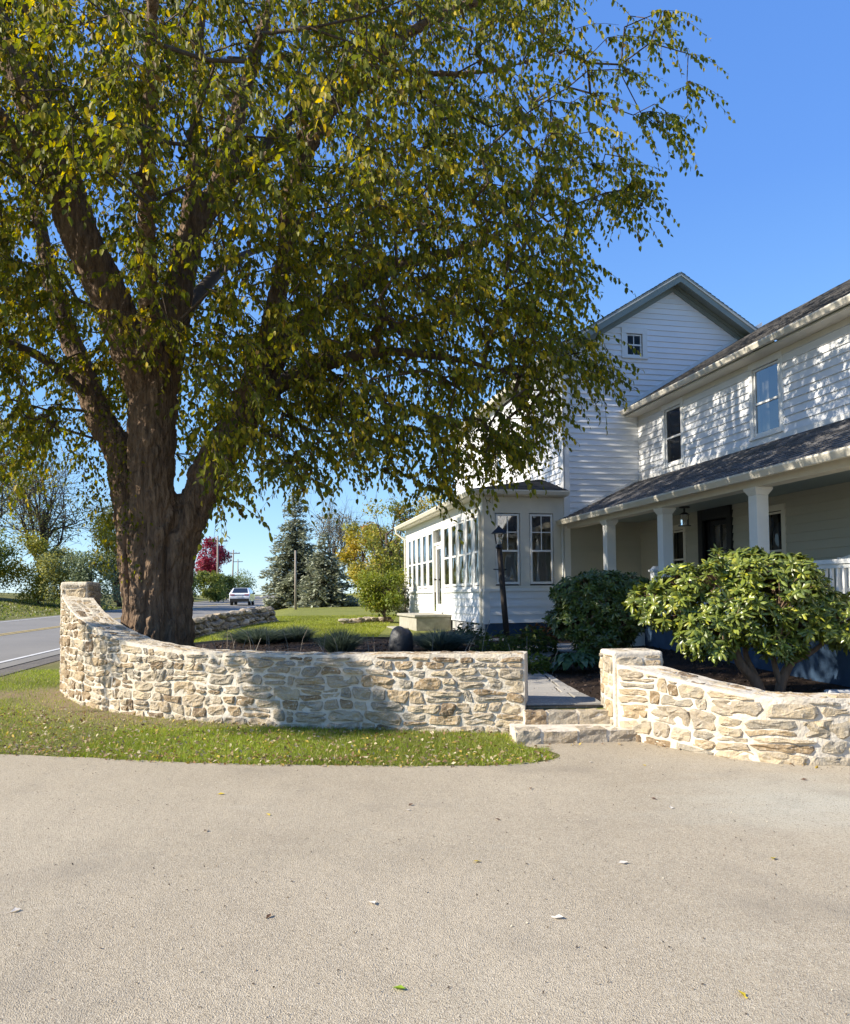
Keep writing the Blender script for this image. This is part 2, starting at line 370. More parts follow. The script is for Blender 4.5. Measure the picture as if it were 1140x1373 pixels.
def mxc(f, a, c, lo, hi, mode='MIX'):
    r = N.new('ShaderNodeMapRange'); r.inputs[1].default_value = lo; r.inputs[2].default_value = hi; L.new(f, r.inputs[0])
    x = N.new('ShaderNodeMix'); x.data_type = 'RGBA'; x.blend_type = mode; L.new(r.outputs[0], x.inputs[0])
    if isinstance(a, tuple): x.inputs[6].default_value = (*a, 1)
    else: L.new(a, x.inputs[6])
    x.inputs[7].default_value = (*c, 1); return x.outputs[2]
c = mxc(nz(.45, 6), (.345, .288, .205), (.43, .365, .265), .35, .65)
c = mxc(nz(.5, 5, (.5, 1.6, 1), .7), c, (.46, .41, .32), .58, .76)      # pale worn streaks
vo = N.new('ShaderNodeTexVoronoi'); vo.inputs['Scale'].default_value = 165; L.new(g.outputs['Position'], vo.inputs[0])
vs = N.new('ShaderNodeSeparateColor'); L.new(vo.outputs['Color'], vs.inputs[0])
ds_ = N.new('ShaderNodeVectorMath'); ds_.operation = 'DISTANCE'; mp_ = N.new('ShaderNodeMapping'); mp_.inputs['Scale'].default_value = (1, 1.5, 0); L.new(g.outputs['Position'], mp_.inputs[0]); L.new(mp_.outputs[0], ds_.inputs[0]); ds_.inputs[1].default_value = (3.0, 8.7, 0)
ma_ = N.new('ShaderNodeMath'); ma_.operation = 'MULTIPLY_ADD'; ma_.inputs[1].default_value = -.30; ma_.inputs[2].default_value = .55; L.new(ds_.outputs['Value'], ma_.inputs[0])
ms_ = N.new('ShaderNodeMath'); ms_.operation = 'ADD'; L.new(ma_.outputs[0], ms_.inputs[0]); L.new(nz(.9, 6, (.5, 1.7, 1), .7), ms_.inputs[1])
c = mxc(ms_.outputs[0], c, (.47, .44, .35), .55, 1.05)
c = mxc(vs.outputs[0], c, (.56, .49, .375), .55, 1.15)                    # pale aggregate
c = mxc(vs.outputs[1], c, (.15, .12, .085), .70, 1.15)                     # dark aggregate
c = mxc(nz(.8, 5), c, (.25, .215, .165), .55, .85)
L.new(c, b.inputs['Base Color'])
bp = N.new('ShaderNodeBump'); bp.inputs['Distance'].default_value = .0035; L.new(vo.outputs['Distance'], bp.inputs['Height'])
bp2 = N.new('ShaderNodeBump'); bp2.inputs['Distance'].default_value = .012; L.new(nz(3, 4), bp2.inputs['Height']); L.new(bp.outputs[0], bp2.inputs['Normal']); L.new(bp2.outputs[0], b.inputs['Normal'])
drv = tag(mesh('driveway', V, [tuple(range(len(V)))], m), kind='structure')

# road
ry = np.concatenate([np.arange(-30, 30, 1.5), np.arange(30, 235, 5)])
def strip(name, o0, o1, m, lift, y0=None, y1=None):
    yy = ry if y0 is None else np.linspace(y0, y1, 5)
    V = []; F = []
    nn = 18 if o1-o0 > 1 else 2
    for y in yy:
        for k in range(nn):
            x = Lroad(y)-(o0+(o1-o0)*k/(nn-1)); V.append((x, y, float(zout(x, y))+lift))
    for i in range(len(yy)-1):
        for k in range(nn-1): q = i*nn+k; F.append((q, q+nn, q+nn+1, q+1))
    return tag(mesh(name, V, F, m), kind='structure')
M['linewhite'] = mat('white_road_paint', (.68, .66, .62), .7, noise=.2, nscale=5)
M['lineyellow'] = mat('yellow_road_paint', (.62, .45, .14), .7, noise=.25, nscale=5)
M['gravel'] = ground_mat('road_shoulder_gravel', (.12, .11, .10), (.17, .15, .13), (.22, .2, .17), 2, 50, .02)
strip('road_shoulder', -1.05, -.45, M['gravel'], .012)
strip('road', -.5, 8.0, M['asphalt'], .025)
strip('road_edge_line', 0, .13, M['linewhite'], .036)
strip('road_centre_line', 3.72, 3.83, M['lineyellow'], .036); strip('road_centre_line', 3.98, 4.09, M['lineyellow'], .036)
strip('road_edge_line', 7.4, 7.52, M['linewhite'], .036)

# ------------------------------------------------------------------ rubble masonry
def clip(poly, n, c):     # keep p.n <= c
    out = []
    for i in range(len(poly)):
        a = poly[i]; b2 = poly[(i+1) % len(poly)]; da = a@n-c; db = b2@n-c
        if da <= 0: out.append(a)
        if da*db < 0: out.append(a+(b2-a)*(da/(da-db)))
    return out
def rubble_cells(Smax, Z0, Ztop, rowh=(.085, .19), wid=(.13, .42), joint=.009, rnd=None):
    """roughly coursed rubble: uneven beds, slanting joints, some stones split in two; cells as 12-point outlines"""
    rnd = rnd or random; zmax = max(Ztop(s) for s in np.linspace(0, Smax, 40)); beds = [Z0]
    while beds[-1] < zmax+.02: beds.append(beds[-1]+rnd.uniform(*rowh))
    ph = [(rnd.uniform(0, 6), rnd.uniform(0, 6), rnd.uniform(2.5, 5), rnd.uniform(6, 11)) for _ in beds]
    def bed(i, s):
        if i == 0: return beds[0]
        a, b2, f1_, f2_ = ph[i]; return beds[i]+.020*math.sin(s*f1_+a)+.012*math.sin(s*f2_+b2)
    raw = []
    for i in range(len(beds)-1):
        h = beds[i+1]-beds[i]; s = -rnd.uniform(0, .15); sl0 = rnd.uniform(-.02, .02)
        while s < Smax:
            w = rnd.uniform(*wid)*(.75+h*2.0)*(1 if rnd.random() > .22 else .45); sl1 = rnd.uniform(-.028, .028); e = s+w
            def quad(f0, f1):
                lo = lambda q: bed(i, q)*(1-f0)+bed(i+1, q)*f0; hi = lambda q: bed(i, q)*(1-f1)+bed(i+1, q)*f1
                m1, m2 = s+w*.35, s+w*.7
                return [(s-sl0, lo(s)), (m1, lo(m1)), (m2, lo(m2)), (e-sl1, lo(e)), (e, (lo(e)+hi(e))/2), (e+sl1, hi(e)), (m2, hi(m2)), (m1, hi(m1)), (s+sl0, hi(s)), (s, (lo(s)+hi(s))/2)]
            if h > .13 and rnd.random() < .33: f = rnd.uniform(.38, .62); raw += [quad(0, f), quad(f, 1)]
            else: raw.append(quad(0, 1))
            s = e; sl0 = sl1
    cells = []
    for q in raw:
        q = [np.array(v, float) for v in q]
        q = clip(q, np.array([-1., 0]), -.006); q = clip(q, np.array([1., 0]), Smax-.006) if q else q
        if len(q) < 3: continue
        cs = np.mean(q, 0); sl = (Ztop(cs[0]+.05)-Ztop(cs[0]-.05))/.1; n = np.array([-sl, 1.]); n /= np.hypot(*n)
        q = clip(q, n, np.array([cs[0], Ztop(cs[0])])@n-.02)
        if len(q) < 3: continue
        q = np.array(q); c = q.mean(0); ext = np.ptp(q, 0)
        if ext[0] < .05 or ext[1] < .035: continue
        j = joint*rnd.uniform(.6, 2.0); q = c+(q-c)*np.array([max(.5, 1-2*j/ext[0]), max(.5, 1-2*j/ext[1])])
        area = .5*abs(np.dot(q[:, 0], np.roll(q[:, 1], 1))-np.dot(q[:, 1], np.roll(q[:, 0], 1)))
        if area < .0022: continue
        q = q+np.array([[rnd.uniform(-.008, .008), rnd.uniform(-.010, .010)] for _ in q])
        r = []
        for a in range(len(q)):
            A, B = q[a], q[(a+1) % len(q)]; r += [A*.8+B*.2, A*.2+B*.8]
        r = np.array(r); L_ = np.r_[0, np.cumsum(np.hypot(*(np.roll(r, -1, 0)-r).T))]; rr = np.vstack([r, r[:1]]); t = np.linspace(0, L_[-1], 15)[:-1]
        cells.append(np.stack([np.interp(t, L_, rr[:, 0]), np.interp(t, L_, rr[:, 1])], 1))
    return cells
def stone_mesh(cell, mapf, proud, rnd, m):
    c = cell.mean(0); n = len(cell); V = []; sz = math.sqrt(np.ptp(cell[:, 0])*np.ptp(cell[:, 1])); sd_ = rnd.uniform(0, 99)
    rings = ((1.03, -.012), (.95, proud*.6), (.82, proud*1.0), (.42, proud*1.1))
    for f, d in rings:
        for k in range(n):
            w = (cell[k]-c)*f*(1+rnd.uniform(-.05, .05))+c
            dd = d
            if d > 0: dd += sz*.16*mnoise.noise(Vector((w[0]*11+sd_, w[1]*11, sd_)))+rnd.uniform(-.006, .006)
            V.append(mapf(w[0], w[1], dd))
    V.append(mapf(c[0], c[1], proud*1.15+rnd.uniform(-.006, .01)))
    F = []
    for r in range(len(rings)-1):
        for k in range(n): F.append((r*n+k, r*n+(k+1) % n, (r+1)*n+(k+1) % n, (r+1)*n+k))
    q = (len(rings)-1)*n
    for k in range(n): F.append((q+k, q+(k+1) % n, len(V)-1))
    o = np.array(V).mean(0)
    me = mesh('stone', [tuple(np.array(v)-o) for v in V], F, m, None, False, me_only=True)
    return me, o
def lay_stones(cells, mapf, parent, proud=(.006, .024), rnd=None, m=None, start=0, cap=300, sm_=False):
    for c in cells:
        me, o = stone_mesh(c, mapf, rnd.uniform(*proud), rnd, m or M['stone'])
        if sm_: me.polygons.foreach_set('use_smooth', np.ones(len(me.polygons), bool))
        ob = link('stone', me, parent); ob.location = o
def masonry_core(name, curve, H, thick, parent, z0=-.25, top_extra=0.0, rnd=None, mtl=None, backz=None):
    """mortared wall body: front and back faces as fine grids, slightly uneven"""
    pts = np.array(curve); seg = np.r_[0, np.cumsum(np.hypot(*(pts[1:]-pts[:-1]).T))]; S_ = seg[-1]
    ns = int(S_/.06); ss = np.linspace(0, S_, ns+1)
    P = np.stack([np.interp(ss, seg, pts[:, 0]), np.interp(ss, seg, pts[:, 1])], 1)
    T = np.gradient(P, axis=0); T /= np.hypot(*T.T)[:, None]; 
    Nn = np.stack([T[:, 1], -T[:, 0]], 1)         # outward (towards the driveway)
    if Nn[len(Nn)//2][1] > 0: Nn = -Nn
    prof = []; nzr = 10
    V = []; F = []; W_ = 0
    for i in range(ns+1):
        h = H(ss[i]); row = []
        for k in range(nzr+1):
            z = z0+(h-z0)*k/nzr; d = .012*mnoise.noise(Vector((ss[i]*6, z*6, 1)))
            row.append((*(P[i]+Nn[i]*d), z + (.012*mnoise.noise(Vector((ss[i]*7, 3, 3))) if k == nzr else 0)))
        for k in range(1, 6):
            w = thick*k/5; row.append((*(P[i]-Nn[i]*w), h+.012*mnoise.noise(Vector((ss[i]*5, w*9, 8)))))
        row.append((*(P[i]-Nn[i]*thick), z0)); W_ = len(row); V += row
    for i in range(ns):
        for k in range(W_-1): q = i*W_+k; F.append((q, q+W_, q+W_+1, q+1))
    F.append(tuple(range(W_))); F.append(tuple(range(ns*W_, ns*W_+W_))[::-1])
    o = mesh(name, V, F, mtl or M['mortar'], parent, False)
    def fmap(s, z, d):
        x = np.interp(s, ss, P[:, 0]); y = np.interp(s, ss, P[:, 1]); n = Nn[int(np.clip(s/S_*ns, 0, ns))]
        return (x+n[0]*d, y+n[1]*d, z)
    def tmap(s, w, d):
        x = np.interp(s, ss, P[:, 0]); y = np.interp(s, ss, P[:, 1]); n = Nn[int(np.clip(s/S_*ns, 0, ns))]
        return (x-n[0]*w, y-n[1]*w, H(s)+d)
    return S_, fmap, tmap

rw = random.Random(3)
wl_ = thing('stone_wall', 'long curving rubble stone wall with pale mortar, rising to a block at its left end', 'wall')
_seg = np.r_[0, np.cumsum(np.hypot(*(_wf[1:]-_wf[:-1]).T))]
_hk = np.array([_seg[min(i*12, len(_seg)-1)] for i in range(len(WALLH))])
def HL(s): return float(np.interp(s, _hk, WALLH))
S1, f1, t1 = masonry_core('mortar_core', _wf, HL, .45, wl_, rnd=rw)
lay_stones(rubble_cells(S1, -.04, HL, rowh=(.085, .185), wid=(.17, .46), rnd=rw), f1, wl_, rnd=rw, proud=(.006, .032))
# flat stones bedded in the sloping top, left half
tc_ = rubble_cells(2.6, .03, lambda s: .43, rowh=(.1, .16), wid=(.2, .4), joint=.012, rnd=rw)
def tmapL(s, w, d): return t1(S1-3.0+s, w, d*.5)
lay_stones(tc_, tmapL, wl_, rnd=rw, proud=(.002, .006))
# block at the left end, and a squared pier face at the right end
def block(parent, cx, cy, sx, sy, z0, z1, ang, rnd, left=True, front=True):
    ca, sa = math.cos(ang), math.sin(ang)
    def W2(a, b2, z): return (cx+a*ca-b2*sa, cy+a*sa+b2*ca, z)
    mb = MB(); r = [(-sx/2, -sy/2), (sx/2, -sy/2), (sx/2, sy/2), (-sx/2, sy/2)]
    e = .012
    mb.hexa([W2(a, b2, z0) for a, b2 in r]+[W2(a*(1-e), b2*(1-e), z1) for a, b2 in r]); ob = mb.build('pier_core', M['mortar'], parent); bevel(ob, .03, 3)
    lay_stones(rubble_cells(sx-.02, z0, lambda s: z1-.02, rowh=(.12, .2), wid=(.2, .4), rnd=rnd), lambda s, z, d: W2(-sx/2+.01+s, -sy/2-d, z), parent, rnd=rnd, proud=(.004, .02))
    if left: lay_stones(rubble_cells(sy-.02, z0, lambda s: z1-.02, rowh=(.12, .2), wid=(.2, .4), rnd=rnd), lambda s, z, d: W2(-sx/2-d, sy/2-.01-s, z), parent, rnd=rnd, proud=(.004, .02))
    lay_stones(rubble_cells(sy-.02, z0, lambda s: z1-.02, rowh=(.12, .2), wid=(.2, .4), rnd=rnd), lambda s, z, d: W2(sx/2+d, -sy/2+.01+s, z), parent, rnd=rnd, proud=(.004, .02))
    lay_stones(rubble_cells(sx-.06, .03, lambda s: sy-.03, rowh=(.16, .25), wid=(.25, .4), rnd=rnd), lambda s, w, d: W2(-sx/2+.03+s, -sy/2+w, z1+d*.4), parent, rnd=rnd, proud=(.002, .006))
lay_stones(rubble_cells(S1-3.0, .03, lambda s: .43, rowh=(.1, .18), wid=(.2, .5), joint=.016, rnd=rw), lambda s, w, d: t1(s, w, d*.5), wl_, rnd=rw, proud=(.002, .008))
print('stones', len(wl_.children))
block(wl_, -5.82, 13.24, .48, .46, -.1, 1.84, math.radians(-5), rw)
wr_ = thing('stone_wall', 'short stone wall right of the steps, swooping down from a square pier', 'wall')
_sg = np.r_[0, np.cumsum(np.hypot(*(_wr[1:]-_wr[:-1]).T))]
_hr = np.array([_sg[min(i*12, len(_sg)-1)] for i in range(len(WRH))])
def HR(s): return float(np.interp(s, _hr, WRH))
S2, f2, t2 = masonry_core('mortar_core', _wr, HR, .42, wr_, rnd=rw)
lay_stones([c for c in rubble_cells(S2, -.04, HR, rowh=(.10, .22), wid=(.22, .58), rnd=rw) if c[:, 0].mean() < 4.2], f2, wr_, rnd=rw, proud=(.004, .022))
lay_stones([c for c in rubble_cells(S2, .03, lambda s: .40, rowh=(.1, .2), wid=(.2, .5), joint=.014, rnd=rw) if .35 < c[:, 0].mean() < 4.2], lambda s, w, d: t2(s, w, d*.6), wr_, rnd=rw, proud=(.002, .010))
block(wr_, 2.29, 8.80, .56, .52, -.1, .925, math.radians(4), rw)

# steps between the walls
st = thing('stone_steps', 'two low stone steps with pale mortar between the garden walls', 'steps')
def step(x0, x1, yf0, yf1, yb, z0, z1, n, seed):
    r = random.Random(seed); mb = MB()
    mb.hexa([(x0, yf0+.02, z0), (x1, yf1+.02, z0), (x1, yb, z0), (x0, yb, z0), (x0, yf0+.02, z1-.012), (x1, yf1+.02, z1-.012), (x1, yb, z1-.012), (x0, yb, z1-.012)])
    mb.build('mortar_bed', M['mortar'], st)
    cuts = [0]+sorted(r.uniform(.08, .92) for _ in range(n-1))+[1]; cuts = [i/n+(r.uniform(-.3, .3)/n if 0 < i < n else 0) for i in range(n+1)]
    for i in range(n):
        a, c2 = cuts[i]+.008, cuts[i+1]-.008; X0 = x0+(x1-x0)*a; X1 = x0+(x1-x0)*c2
        Y0 = yf0+(yf1-yf0)*a; Y1 = yf0+(yf1-yf0)*c2; dp = min(yb-Y0, r.uniform(.2, .34)); hh = z1+r.uniform(-.012, .006)
        V = []; F = []; nx, ny, nzz = 6, 4, 3
        import itertools
        b3 = MB(); b3.hexa([(X0, Y0, z0), (X1, Y1, z0), (X1, Y1+dp, z0), (X0, Y0+dp, z0), (X0+.01, Y0+.012, hh), (X1-.01, Y1+.012, hh), (X1-.01, Y1+dp, hh-.004), (X0+.01, Y0+dp, hh-.004)])
        o = b3.build('stone', M['stone'], st); sb = o.modifiers.new('s', 'SUBSURF'); sb.subdivision_type = 'SIMPLE'; sb.levels = sb.render_levels = 2
        tx = bpy.data.textures.get('rough') or bpy.data.textures.new('rough', 'CLOUDS'); tx.noise_scale = .07
        dm = o.modifiers.new('d', 'DISPLACE'); dm.texture = tx; dm.strength = .055; dm.texture_coords = 'GLOBAL'
step(.92, 2.24, 8.14, 8.27, 8.75, -.05, .137, 4, 1)
step(1.08, 2.10, 8.66, 8.66, 8.97, .10, .262, 3, 2)

# ------------------------------------------------------------------ path of flagstones
path = tag(grid_sheet('path', np.linspace(1.08, 2.05, 5), lambda x: np.linspace(8.9, 13, 14), M['soil'], lambda X, Y: zin(X, Y)+.022-.0*X), kind='structure')
rp = random.Random(5)
def flag(poly, z=None):
    c = np.mean(poly, 0); zz = float(zin(c[0], c[1])) if z is None else z
    n = len(poly); P = []
    for k in range(n):
        A = np.array(poly[k]); P.append(A+(c-A)*.02)
    top = [(p[0]-c[0], p[1]-c[1], float(zin(p[0], p[1]))-zz+.045+rp.uniform(-.003, .003)) for p in P]; bot = [(a, b2, -.05) for a, b2, _ in top]
    F = [tuple(range(n)), tuple(range(n, 2*n))[::-1]]+[(k, n+k, n+(k+1) % n, (k+1) % n) for k in range(n)]
    o = mesh('flagstone', top+bot, F, M['flag'], path); o.location = (c[0], c[1], zz); bevel(o, .008, 1)
rows = [8.96, 9.45, 9.98, 10.5, 11.05, 11.6, 12.2, 12.8]
for i in range(len(rows)-1):
    y0, y1 = rows[i], rows[i+1]; x0 = 1.13+.05*i; x1 = 2.02-.035*i**1.05; 
    xm = x0+(x1-x0)*rp.uniform(.62, .8) if i > 0 else x1
    if i == 0: flag([(x0, y0), (x1, y0), (x1, y1-.015), (x0, y1-.015)])
    else:
        flag([(x0, y0), (xm-.01, y0), (xm-.01, y1-.015), (x0, y1-.015)]); flag([(xm+.01, y0), (x1, y0), (x1-.03, y1-.015), (xm+.01, y1-.015)])
for cx, cy, w, h in [(1.55, 13.3, .9, .7), (1.9, 14.2, .9, .8), (2.6, 14.9, 1.0, .9), (3.5, 14.6, .8, .8), (2.0, 15.3, .7, .9), (3.0, 15.8, 1.0, .7), (.9, 16.6, .9, .6), (.3, 17.4, .9, .6), (1.6, 17.6, 1.0, .7)]:
    flag([(cx-w/2, cy-h*.4), (cx+w*.3, cy-h/2), (cx+w/2, cy+h*.1), (cx+w*.3, cy+h/2), (cx-w*.4, cy+h*.45)])
for i, (x, y) in enumerate([(1.45, 20.2), (1.9, 20.35), (2.45, 20.35), (2.95, 20.45)]): pass
#@@HOUSE
# ------------------------------------------------------------------ the farmhouse (local axes: u right, v away, z up)
A_ = math.atan(228/1050); HO = (1.426, 19.0, 0)
house = thing('farmhouse', 'white clapboard farmhouse with gable, glazed sunroom and long columned porch', 'house', HO, A_)
def hw(u, v, z=0):
    return (HO[0]+u*math.cos(A_)-v*math.sin(A_), HO[1]+u*math.sin(A_)+v*math.cos(A_), z)
def side(c): return lambda s, z, d: (c-d, s, z)        # faces -u, s runs along v
def front(c): return lambda s, z, d: (s, c-d, z)       # faces -v, s runs along u
def fbox(mb, T, s0, s1, z0, z1, d0, d1):
    return mb.hexa([T(s0, z0, d0), T(s1, z0, d0), T(s1, z0, d1), T(s0, z0, d1), T(s0, z1, d0), T(s1, z1, d0), T(s1, z1, d1), T(s0, z1, d1)])
def intervals(a, b2, z0, z1, ops):
    iv = [(a, b2)]
    for (o0, o1, p0, p1) in ops:
        if p0 < (z0+z1)/2 < p1:
            nx = []
            for (x, y) in iv:
                if o1 <= x or o0 >= y: nx.append((x, y)); continue
                if o0 > x: nx.append((x, o0))
                if o1 < y: nx.append((o1, y))
            iv = nx
    return iv
def wall(name, T, lim, z0, z1, ops, m, expo=.145, label=None, jit=0):
    """backing sheet with holes (the part) and every clapboard (its sub-parts). lim(z) -> (s0, s1)"""
    zs = sorted({z0, z1}|{z for o in ops for z in o[2:] if z0 < z < z1}); mb = MB()
    for a, b2 in zip(zs[:-1], zs[1:]):
        n = max(1, int((b2-a)/.4))
        for k in range(n):
            za, zb = a+(b2-a)*k/n, a+(b2-a)*(k+1)/n; la, lb = lim(za), lim(zb)
            for (x, y) in intervals(min(la[0], lb[0]), max(la[1], lb[1]), za, zb, ops):
                q = [(max(x, la[0]), za), (min(y, la[1]), za), (min(y, lb[1]), zb), (max(x, lb[0]), zb)]
                mb.add([T(s, z, 0) for s, z in q], [(0, 1, 2, 3)])
    w = mb.build(name, m, house)
    if label: w['label'] = label
    z = z0
    while z < z1-.02:
        zt = min(z+expo, z1); cuts = sorted({z, zt}|{c for o in ops for c in o[2:] if z < c < zt}); parts = []
        for a, b2 in zip(cuts[:-1], cuts[1:]):
            la, lb = lim(a), lim(b2); da = .036-.028*(a-z)/expo; db = .036-.028*(b2-z)/expo
            for (x, y) in intervals(la[0], la[1], a, b2, ops):
                xb = max(x, lb[0]) if x == la[0] else x; yb = min(y, lb[1]) if y == la[1] else y
                if yb-xb < .02: xb = yb = (xb+yb)/2
                h8 = [T(x, a, .001), T(y, a, .001), T(y, a, da), T(x, a, da), T(xb, b2, .001), T(yb, b2, .001), T(yb, b2, db), T(xb, b2, db)]
                for q in parts:
                    if q[0] < y and q[1] > x: q[2].hexa(h8); q[0] = min(q[0], x); q[1] = max(q[1], y); break
                else: parts.append([x, y, MB().hexa(h8)])
        for q in parts: q[2].build('siding_board', m, w)
        z = zt
    return w
def window(T, s0, s1, z0, z1, rail=None, grid=None, cas=.09, curtain=0, deep=.5, sash=.04, trim='white', sill=True, casd=.038, name='window', lowgrid=None, gl='glass'):
    tr = M[trim]; w = MB()
    if cas:   # casing butted: sides between head and sill
        fbox(w, T, s0-cas, s0, z0, z1, .001, casd); fbox(w, T, s1, s1+cas, z0, z1, .001, casd)
        fbox(w, T, s0-cas, s1+cas, z1, z1+cas*1.15, .001, casd+.008); fbox(w, T, s0-cas-.01, s1+cas+.01, z0-.05, z0, .001, casd+.03)
    fbox(w, T, s0, s0+.012, z0, z1, -.12, -.031); fbox(w, T, s1-.012, s1, z0, z1, -.12, -.031)
    o = w.build(name, tr, house)
    rail = rail or (z0+z1)/2; a = MB(); t = sash; e = .014
    fbox(a, T, s0+e, s0+e+t, z0+e, z1-e, -.03, .01); fbox(a, T, s1-e-t, s1-e, z0+e, z1-e, -.03, .01)
    fbox(a, T, s0+e+t, s1-e-t, z0+e, z0+e+t*1.3, -.03, .01); fbox(a, T, s0+e+t, s1-e-t, z1-e-t, z1-e, -.03, .01)
    fbox(a, T, s0+e+t, s1-e-t, rail-t/2, rail+t/2, -.03, .016)
    a.build('sash', tr, o)
    if grid:
        g_ = MB(); gx_, gz_ = grid
        for zz0, zz1, on in ((rail, z1, True), (z0, rail, bool(lowgrid))):
            if not on: continue
            for k in range(1, gx_): c_ = s0+(s1-s0)*k/gx_; fbox(g_, T, c_-.011, c_+.011, zz0+t/2, zz1-t, -.018, .002)
            for k in range(1, gz_): c_ = zz0+(zz1-zz0)*k/gz_; fbox(g_, T, s0+t, s1-t, c_-.011, c_+.011, -.020, .0)
        g_.build('glazing_bar', tr, o)
    for p0, p1 in ((z0+e+t*1.3, rail-t/2), (rail+t/2, z1-e-t)):
        g2 = MB(); g2.add([T(s0+e+t, p0, -.01), T(s1-e-t, p0, -.01), T(s1-e-t, p1, -.01), T(s0+e+t, p1, -.01)], [(0, 1, 2, 3) if T(1, 0, 0)[0] != T(0, 0, 0)[0] else (3, 2, 1, 0)]); g2.build('pane', M[gl], o)
    if deep:
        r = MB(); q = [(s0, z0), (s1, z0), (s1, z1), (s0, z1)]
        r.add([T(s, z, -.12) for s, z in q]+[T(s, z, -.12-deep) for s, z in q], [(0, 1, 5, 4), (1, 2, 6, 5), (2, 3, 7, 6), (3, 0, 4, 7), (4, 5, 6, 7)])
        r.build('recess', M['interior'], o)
    if curtain:
        cu = MB(); n = 10
        for (a0, a1) in ((s0, s0+(s1-s0)*curtain), (s1-(s1-s0)*curtain, s1)):
            for k in range(n):
                x0 = a0+(a1-a0)*k/n; x1 = a0+(a1-a0)*(k+1)/n; d0 = -.16-.025*(k % 2); d1 = -.16-.025*((k+1) % 2)
                cu.add([T(x0, z0, d0), T(x1, z0, d1), T(x1, z1, d1), T(x0, z1, d0)], [(0, 1, 2, 3)])
        cu.build('curtain', M['curtain'], o)
    return o

SL = .62; RU, RZ = 5.2, 9.74        # main roof ridge and slope
def zroof(u_): return RZ-.13-SL*abs(u_-RU)
# --- main gable wall (faces the driveway), upper part and the part sheltered by the porch
atticop = (3.86, 4.31, 7.62, 8.22)
zk = zroof(2.12)
def limg(z):
    if z <= zk: return (2.12, 8.28)
    t = (z-zk)/SL; return (2.12+t, 8.28-t)
wall('gable_wall', front(0), limg, 3.42, zroof(RU)-.1, [(atticop[0]-.02, atticop[1]+.02, atticop[2]-.02, atticop[3]+.02)], M['siding'])
wall('porch_end_wall', front(0), lambda z: (2.12, 4.20), 1.02, 3.42, [], M['porchshade'])
T0 = front(0)
window(T0, *atticop, grid=(2, 1), cas=.13, lowgrid=True, rail=7.93, sash=.035, casd=.05, gl='glassdim')
mb = MB(); fbox(mb, T0, 2.08, 2.24, .9, zroof(2.2)-.03, .0, .05); mb.build('corner_board', M['white'], house); mb = MB(); fbox(mb, side(2.12), -.05, .12, 4.2, zk, .0, .045); mb.build('corner_board', M['white'], house)
# gable trim: frieze following the rake, soffit, barge board, all sage green; pale drip edge
def rake(sgn):
    e = RU+sgn*(3.33 if sgn < 0 else 3.3)
    def pt(u_, v_, dz): return (u_, v_, RZ-SL*abs(u_-RU)+dz)
    a, b2 = RU, e
    mb = MB(); y0, y1 = -.42, 0
    # soffit slab
    def slab(v0, v1, dz0, dz1, name, m, ua=a, ub=b2, par=house):
        q = MB(); P = [pt(ua, v0, dz0), pt(ub, v0, dz0), pt(ub, v1, dz0), pt(ua, v1, dz0), pt(ua, v0, dz1), pt(ub, v0, dz1), pt(ub, v1, dz1), pt(ua, v1, dz1)]
        if sgn < 0: P = [P[1], P[0], P[3], P[2], P[5], P[4], P[7], P[6]]
        return q.hexa(P).build(name, m, par)
    slab(-.40, -.03, -.16, -.12, 'soffit', M['trimgreen'])
    slab(-.44, -.402, -.24, -.045, 'barge_board', M['trimgreen'])
    slab(-.46, -.442, -.085, -.025, 'drip_edge', M['beigetrim'])
    slab(-.075, -.03, -.36, -.162, 'rake_frieze', M['trimgreen'])
    slab(-.115, -.077, -.25, -.162, 'rake_moulding', M['trimgreen'])
rake(-1); rake(1)
# --- roofs with shingle courses
def shingles(name, P00, P10, P11, P01, parent, expo=.14, tab=.3, seed=1, lift=.012, thick=.012):
    """P00->P10 along the eave, P00->P01 up the slope; tabs as real slabs, one joined part"""
    A, B, C_, D = [np.array(p, float) for p in (P00, P10, P11, P01)]
    r = np.random.default_rng(seed); rows_ = max(2, int(np.linalg.norm(D-A)/expo)); nrm = np.cross(B-A, D-A); nrm /= np.linalg.norm(nrm)
    if nrm[2] < 0: nrm = -nrm
    V = []; F = []; CC = []
    for i in range(rows_):
        t0, t1 = i/rows_, (i+1)/rows_; a0, b0 = A+(D-A)*t0, B+(C_-B)*t0; a1, b1 = A+(D-A)*t1, B+(C_-B)*t1
        L0 = np.linalg.norm(b0-a0); n = max(1, int(L0/tab)); off = r.uniform(0, 1)/n if n > 1 else 0
        xs = np.unique(np.clip(np.r_[0, off+np.arange(n)/n, 1], 0, 1))
        for x0, x1 in zip(xs[:-1], xs[1:]):
            g_ = .004/max(L0, .1); hh = lift+thick+r.uniform(0, .006); q = len(V)
            x0g, x1g = x0+g_, x1-g_
            p = [a0+(b0-a0)*x0g+nrm*hh, a0+(b0-a0)*x1g+nrm*hh, a1+(b1-a1)*x1g+nrm*lift, a1+(b1-a1)*x0g+nrm*lift, a0+(b0-a0)*x0g+nrm*(lift*.2), a0+(b0-a0)*x1g+nrm*(lift*.2)]
            V += p; F += [(q, q+1, q+2, q+3), (q+4, q+5, q+1, q)]; c0 = r.uniform(.7, 1.35); CC += [np.array([.165, .158, .158])*c0]*6
    o = mesh(name, [tuple(v) for v in V], F, M['shingle'], parent, col=np.array(CC)); o['kind'] = 'stuff'; return o
def roof_slab(name, P, t=.05, m=None):
    mb = MB(); mb.hexa([(p[0], p[1], p[2]-t) for p in P]+[tuple(p) for p in P]); return mb.build(name, m or M['shingle'], house)
ue0, ue1 = RU-3.36, RU+3.36; ez = RZ-SL*3.36; vb = 10.9
